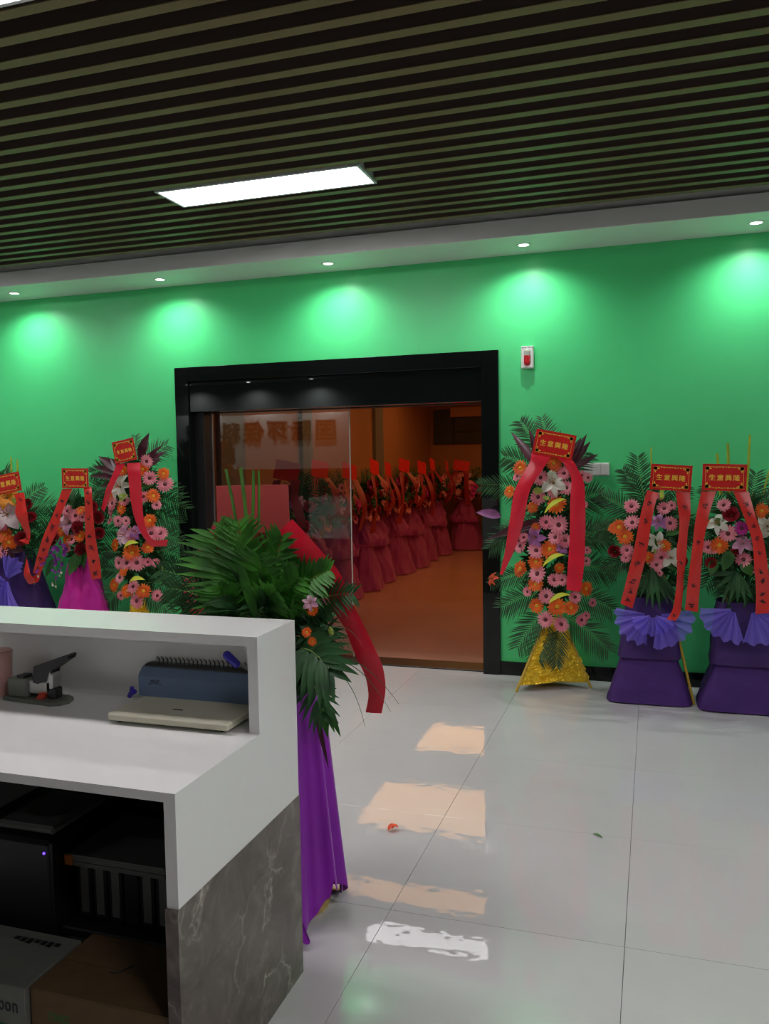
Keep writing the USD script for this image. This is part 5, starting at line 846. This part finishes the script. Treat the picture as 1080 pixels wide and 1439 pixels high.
monstera(t, (-1.13, 2.54, 0.965), (-0.985, 2.47, 0.895), 0.105, g); monstera(t, (-1.10, 2.54, 0.86), (-1.03, 2.50, 0.735), 0.062, g); monstera(t, (-1.17, 2.53, 0.93), (-1.11, 2.49, 0.85), 0.06, g)
for a, m_, b in (((-1.02, 2.58, 0.93), (-0.90, 2.52, 0.965), (-0.775, 2.50, 0.815)), ((-1.02, 2.58, 0.92), (-0.90, 2.50, 0.95), (-0.79, 2.46, 0.80)), ((-1.04, 2.57, 0.90), (-0.93, 2.50, 0.90), (-0.88, 2.47, 0.74)), ((-1.06, 2.56, 1.0), (-0.97, 2.50, 1.10), (-0.90, 2.48, 1.02)), ((-1.08, 2.56, 1.02), (-0.98, 2.50, 1.07), (-0.92, 2.48, 0.97)), ((-1.08, 2.56, 1.0), (-1.0, 2.50, 1.04), (-0.93, 2.48, 0.99))):
    obj('grass_blade', tube(bez(a, m_, b, 14), np.linspace(0.0022, 0.0006, 14), 5), 'frond', t, smooth=True)
for a, b, w, m in (((-1.10, 2.58, 0.77), (-1.035, 2.53, 0.568), 0.018, 'dark_leaf'), ((-1.06, 2.55, 0.78), (-1.03, 2.52, 0.672), 0.030, 'leaf'), ((-1.05, 2.55, 0.80), (-0.985, 2.52, 0.682), 0.026, 'leaf'), ((-1.06, 2.55, 0.80), (-1.01, 2.53, 0.69), 0.026, 'frond_bright'),
                   ((-1.20, 2.60, 1.06), (-1.05, 2.56, 1.02), 0.022, 'frond'), ((-1.15, 2.58, 1.0), (-1.04, 2.54, 1.045), 0.02, 'frond'), ((-1.18, 2.58, 1.05), (-1.11, 2.54, 1.22), 0.028, 'frond_bright'), ((-1.30, 2.56, 1.05), (-1.36, 2.53, 1.31), 0.035, 'frond_bright')):
    obj('leaf', blade(a, b, w, (0.1, -1, 0.2), 0.06, 0.3), m, t, smooth=True)

# fallen petal and leaf on the floor
obj('fallen_petal', join(blade((-1.078, 3.30, 0.003), (-1.045, 3.335, 0.006), 0.030, (0, 0, 1), 0.35, 0.6), blade((-1.068, 3.325, 0.003), (-1.040, 3.318, 0.014), 0.022, (0, 0, 1), 0.35, 0.6)), 'redbloom', None, True, 'small fallen petal lying on the white tiles before the doorway', None, 'petal')
obj('fallen_leaf', blade((-0.235, 3.52, 0.002), (-0.195, 3.485, 0.002), 0.010, (0, 0, 1), 0.1, 0.3), 'stick', None, True, 'tiny dry leaf scrap on the white tiles in front of the gold stand', None, 'leaf')

# the row of stands in the amber room
def inner_stand(name, label, seed, loc, kinds=('pink', 'pink', 'lily_pink', 'magenta', 'rose')):
    g = random.Random(seed); t = thing(name, label, 'flower stand', loc, 'stands in the amber room'); x, y, z = loc
    skirt_tier((x, y), 0.005, 0.80, 0.30, 0.11, 0.24, 0.09, 'red_tulle', t, seed, 'net_skirt', 0.05, 0.8, 110, 22, 0.03, fz=1.8, fx=9, flare=0.03)
    skirt_tier((x, y), 0.42 + g.uniform(-.05, .1), 0.90, 0.27, 0.10, 0.22, 0.08, 'red_tulle', t, seed + 1, 'net_layer', 0.065, 0.9, 110, 18, 0.32, fz=2.0, fx=8, flare=0.0)
    filler(t, (x, y, 1.08), (0.27, 0.16, 0.28), 220, g, 'frond', (0.07, 0.14), 0.03)
    for k in range(10):
        a = g.uniform(-0.3, math.pi + 0.3); frond(t, (x, y, 1.05), (x + 0.42 * math.cos(a), y + g.uniform(-.1, .1), 1.05 + 0.36 * math.sin(a) + 0.05), 0.13, g, 1.2, n=12)
    for k in range(20):
        a, r = g.uniform(0, 6.28), g.uniform(0.1, 1) ** 0.5; flower(t, g.choice(kinds), (x + 0.25 * r * math.cos(a), y - 0.17, 1.07 + 0.26 * r * math.sin(a)), g.uniform(0.05, 0.07), (x, y), g)
    w, tl, hz = g.uniform(0.11, 0.14), g.uniform(-0.05, 0.05), g.uniform(1.34, 1.42)
    c = np.array([[-w, -0.2, hz + 0.18 + tl], [w, -0.2, hz + 0.18 - tl], [w, -0.22, hz - tl], [-w, -0.22, hz + tl]]) + (x, y, 0); card(t, c, g, border=False)
    for s in (-1, 1):
        end, sw = g.uniform(0.72, 1.0), g.uniform(0.03, 0.22); b_ = 0.045
        sec = [(s * (0.09 + sw * f) - b_, -0.22 - bl, hz + (end - hz) * f, s * (0.09 + sw * f) + b_, -0.22 - bl + g.uniform(-.03, .03), hz + (end - hz) * f + g.uniform(-.03, .03)) for f, bl in ((0, 0), (0.3, 0.07), (0.62, 0.10), (1, 0.05))]
        ribbon(t, [(a + x, b + y, c_, d_ + x, e + y, f) for a, b, c_, d_, e, f in sec], 'shaded_ribbon', g, 0)
    return t
def inner_copy(src, label, loc, rz):
    path = '/World/' + numbered('/World', 'flower_stand'); x = UsdGeom.Xform.Define(stage, path); pr = x.GetPrim()
    pr.GetReferences().AddInternalReference(src.path); x.ClearXformOpOrder(); x.AddTranslateOp().Set(Gf.Vec3d(*loc)); x.AddRotateZOp().Set(rz); pr.SetInstanceable(True)
    tag(x, label, 'flower stand', 'stands in the amber room')
protos = [inner_stand('flower_stand', 'crimson skirted flower stand in the amber room facing the doorway at the far wall', 101, (-3.15, 14.25, 0)),
          inner_stand('flower_stand', 'yellow lily flower stand at the far wall of the amber room', 102, (-2.55, 14.3, 0), ('lily_yellow', 'lily_orange', 'lily_yellow'))]
spots = [(7.35, 'nearest the doorway'), (8.1, 'second from the doorway'), (8.85, 'third from the doorway'), (9.6, 'fourth, at the glass edge'), (10.3, 'fifth from the doorway'), (11.05, 'sixth from the doorway'), (11.8, 'seventh, by the dark post'), (12.6, 'eighth from the doorway'), (13.4, 'last, in the corner')]
protos.append(inner_stand('flower_stand', 'crimson stand along the orange side wall, nearest the doorway', 103, (-3.28, 7.35, 0)))
for k, (y, w) in enumerate(spots[1:]):
    inner_copy(protos[0] if k % 2 else protos[2], f'crimson stand along the orange side wall, {w}', (-3.50 + 0.03 * (k % 3), y, 0), 78 + (k * 37 % 29 - 10))
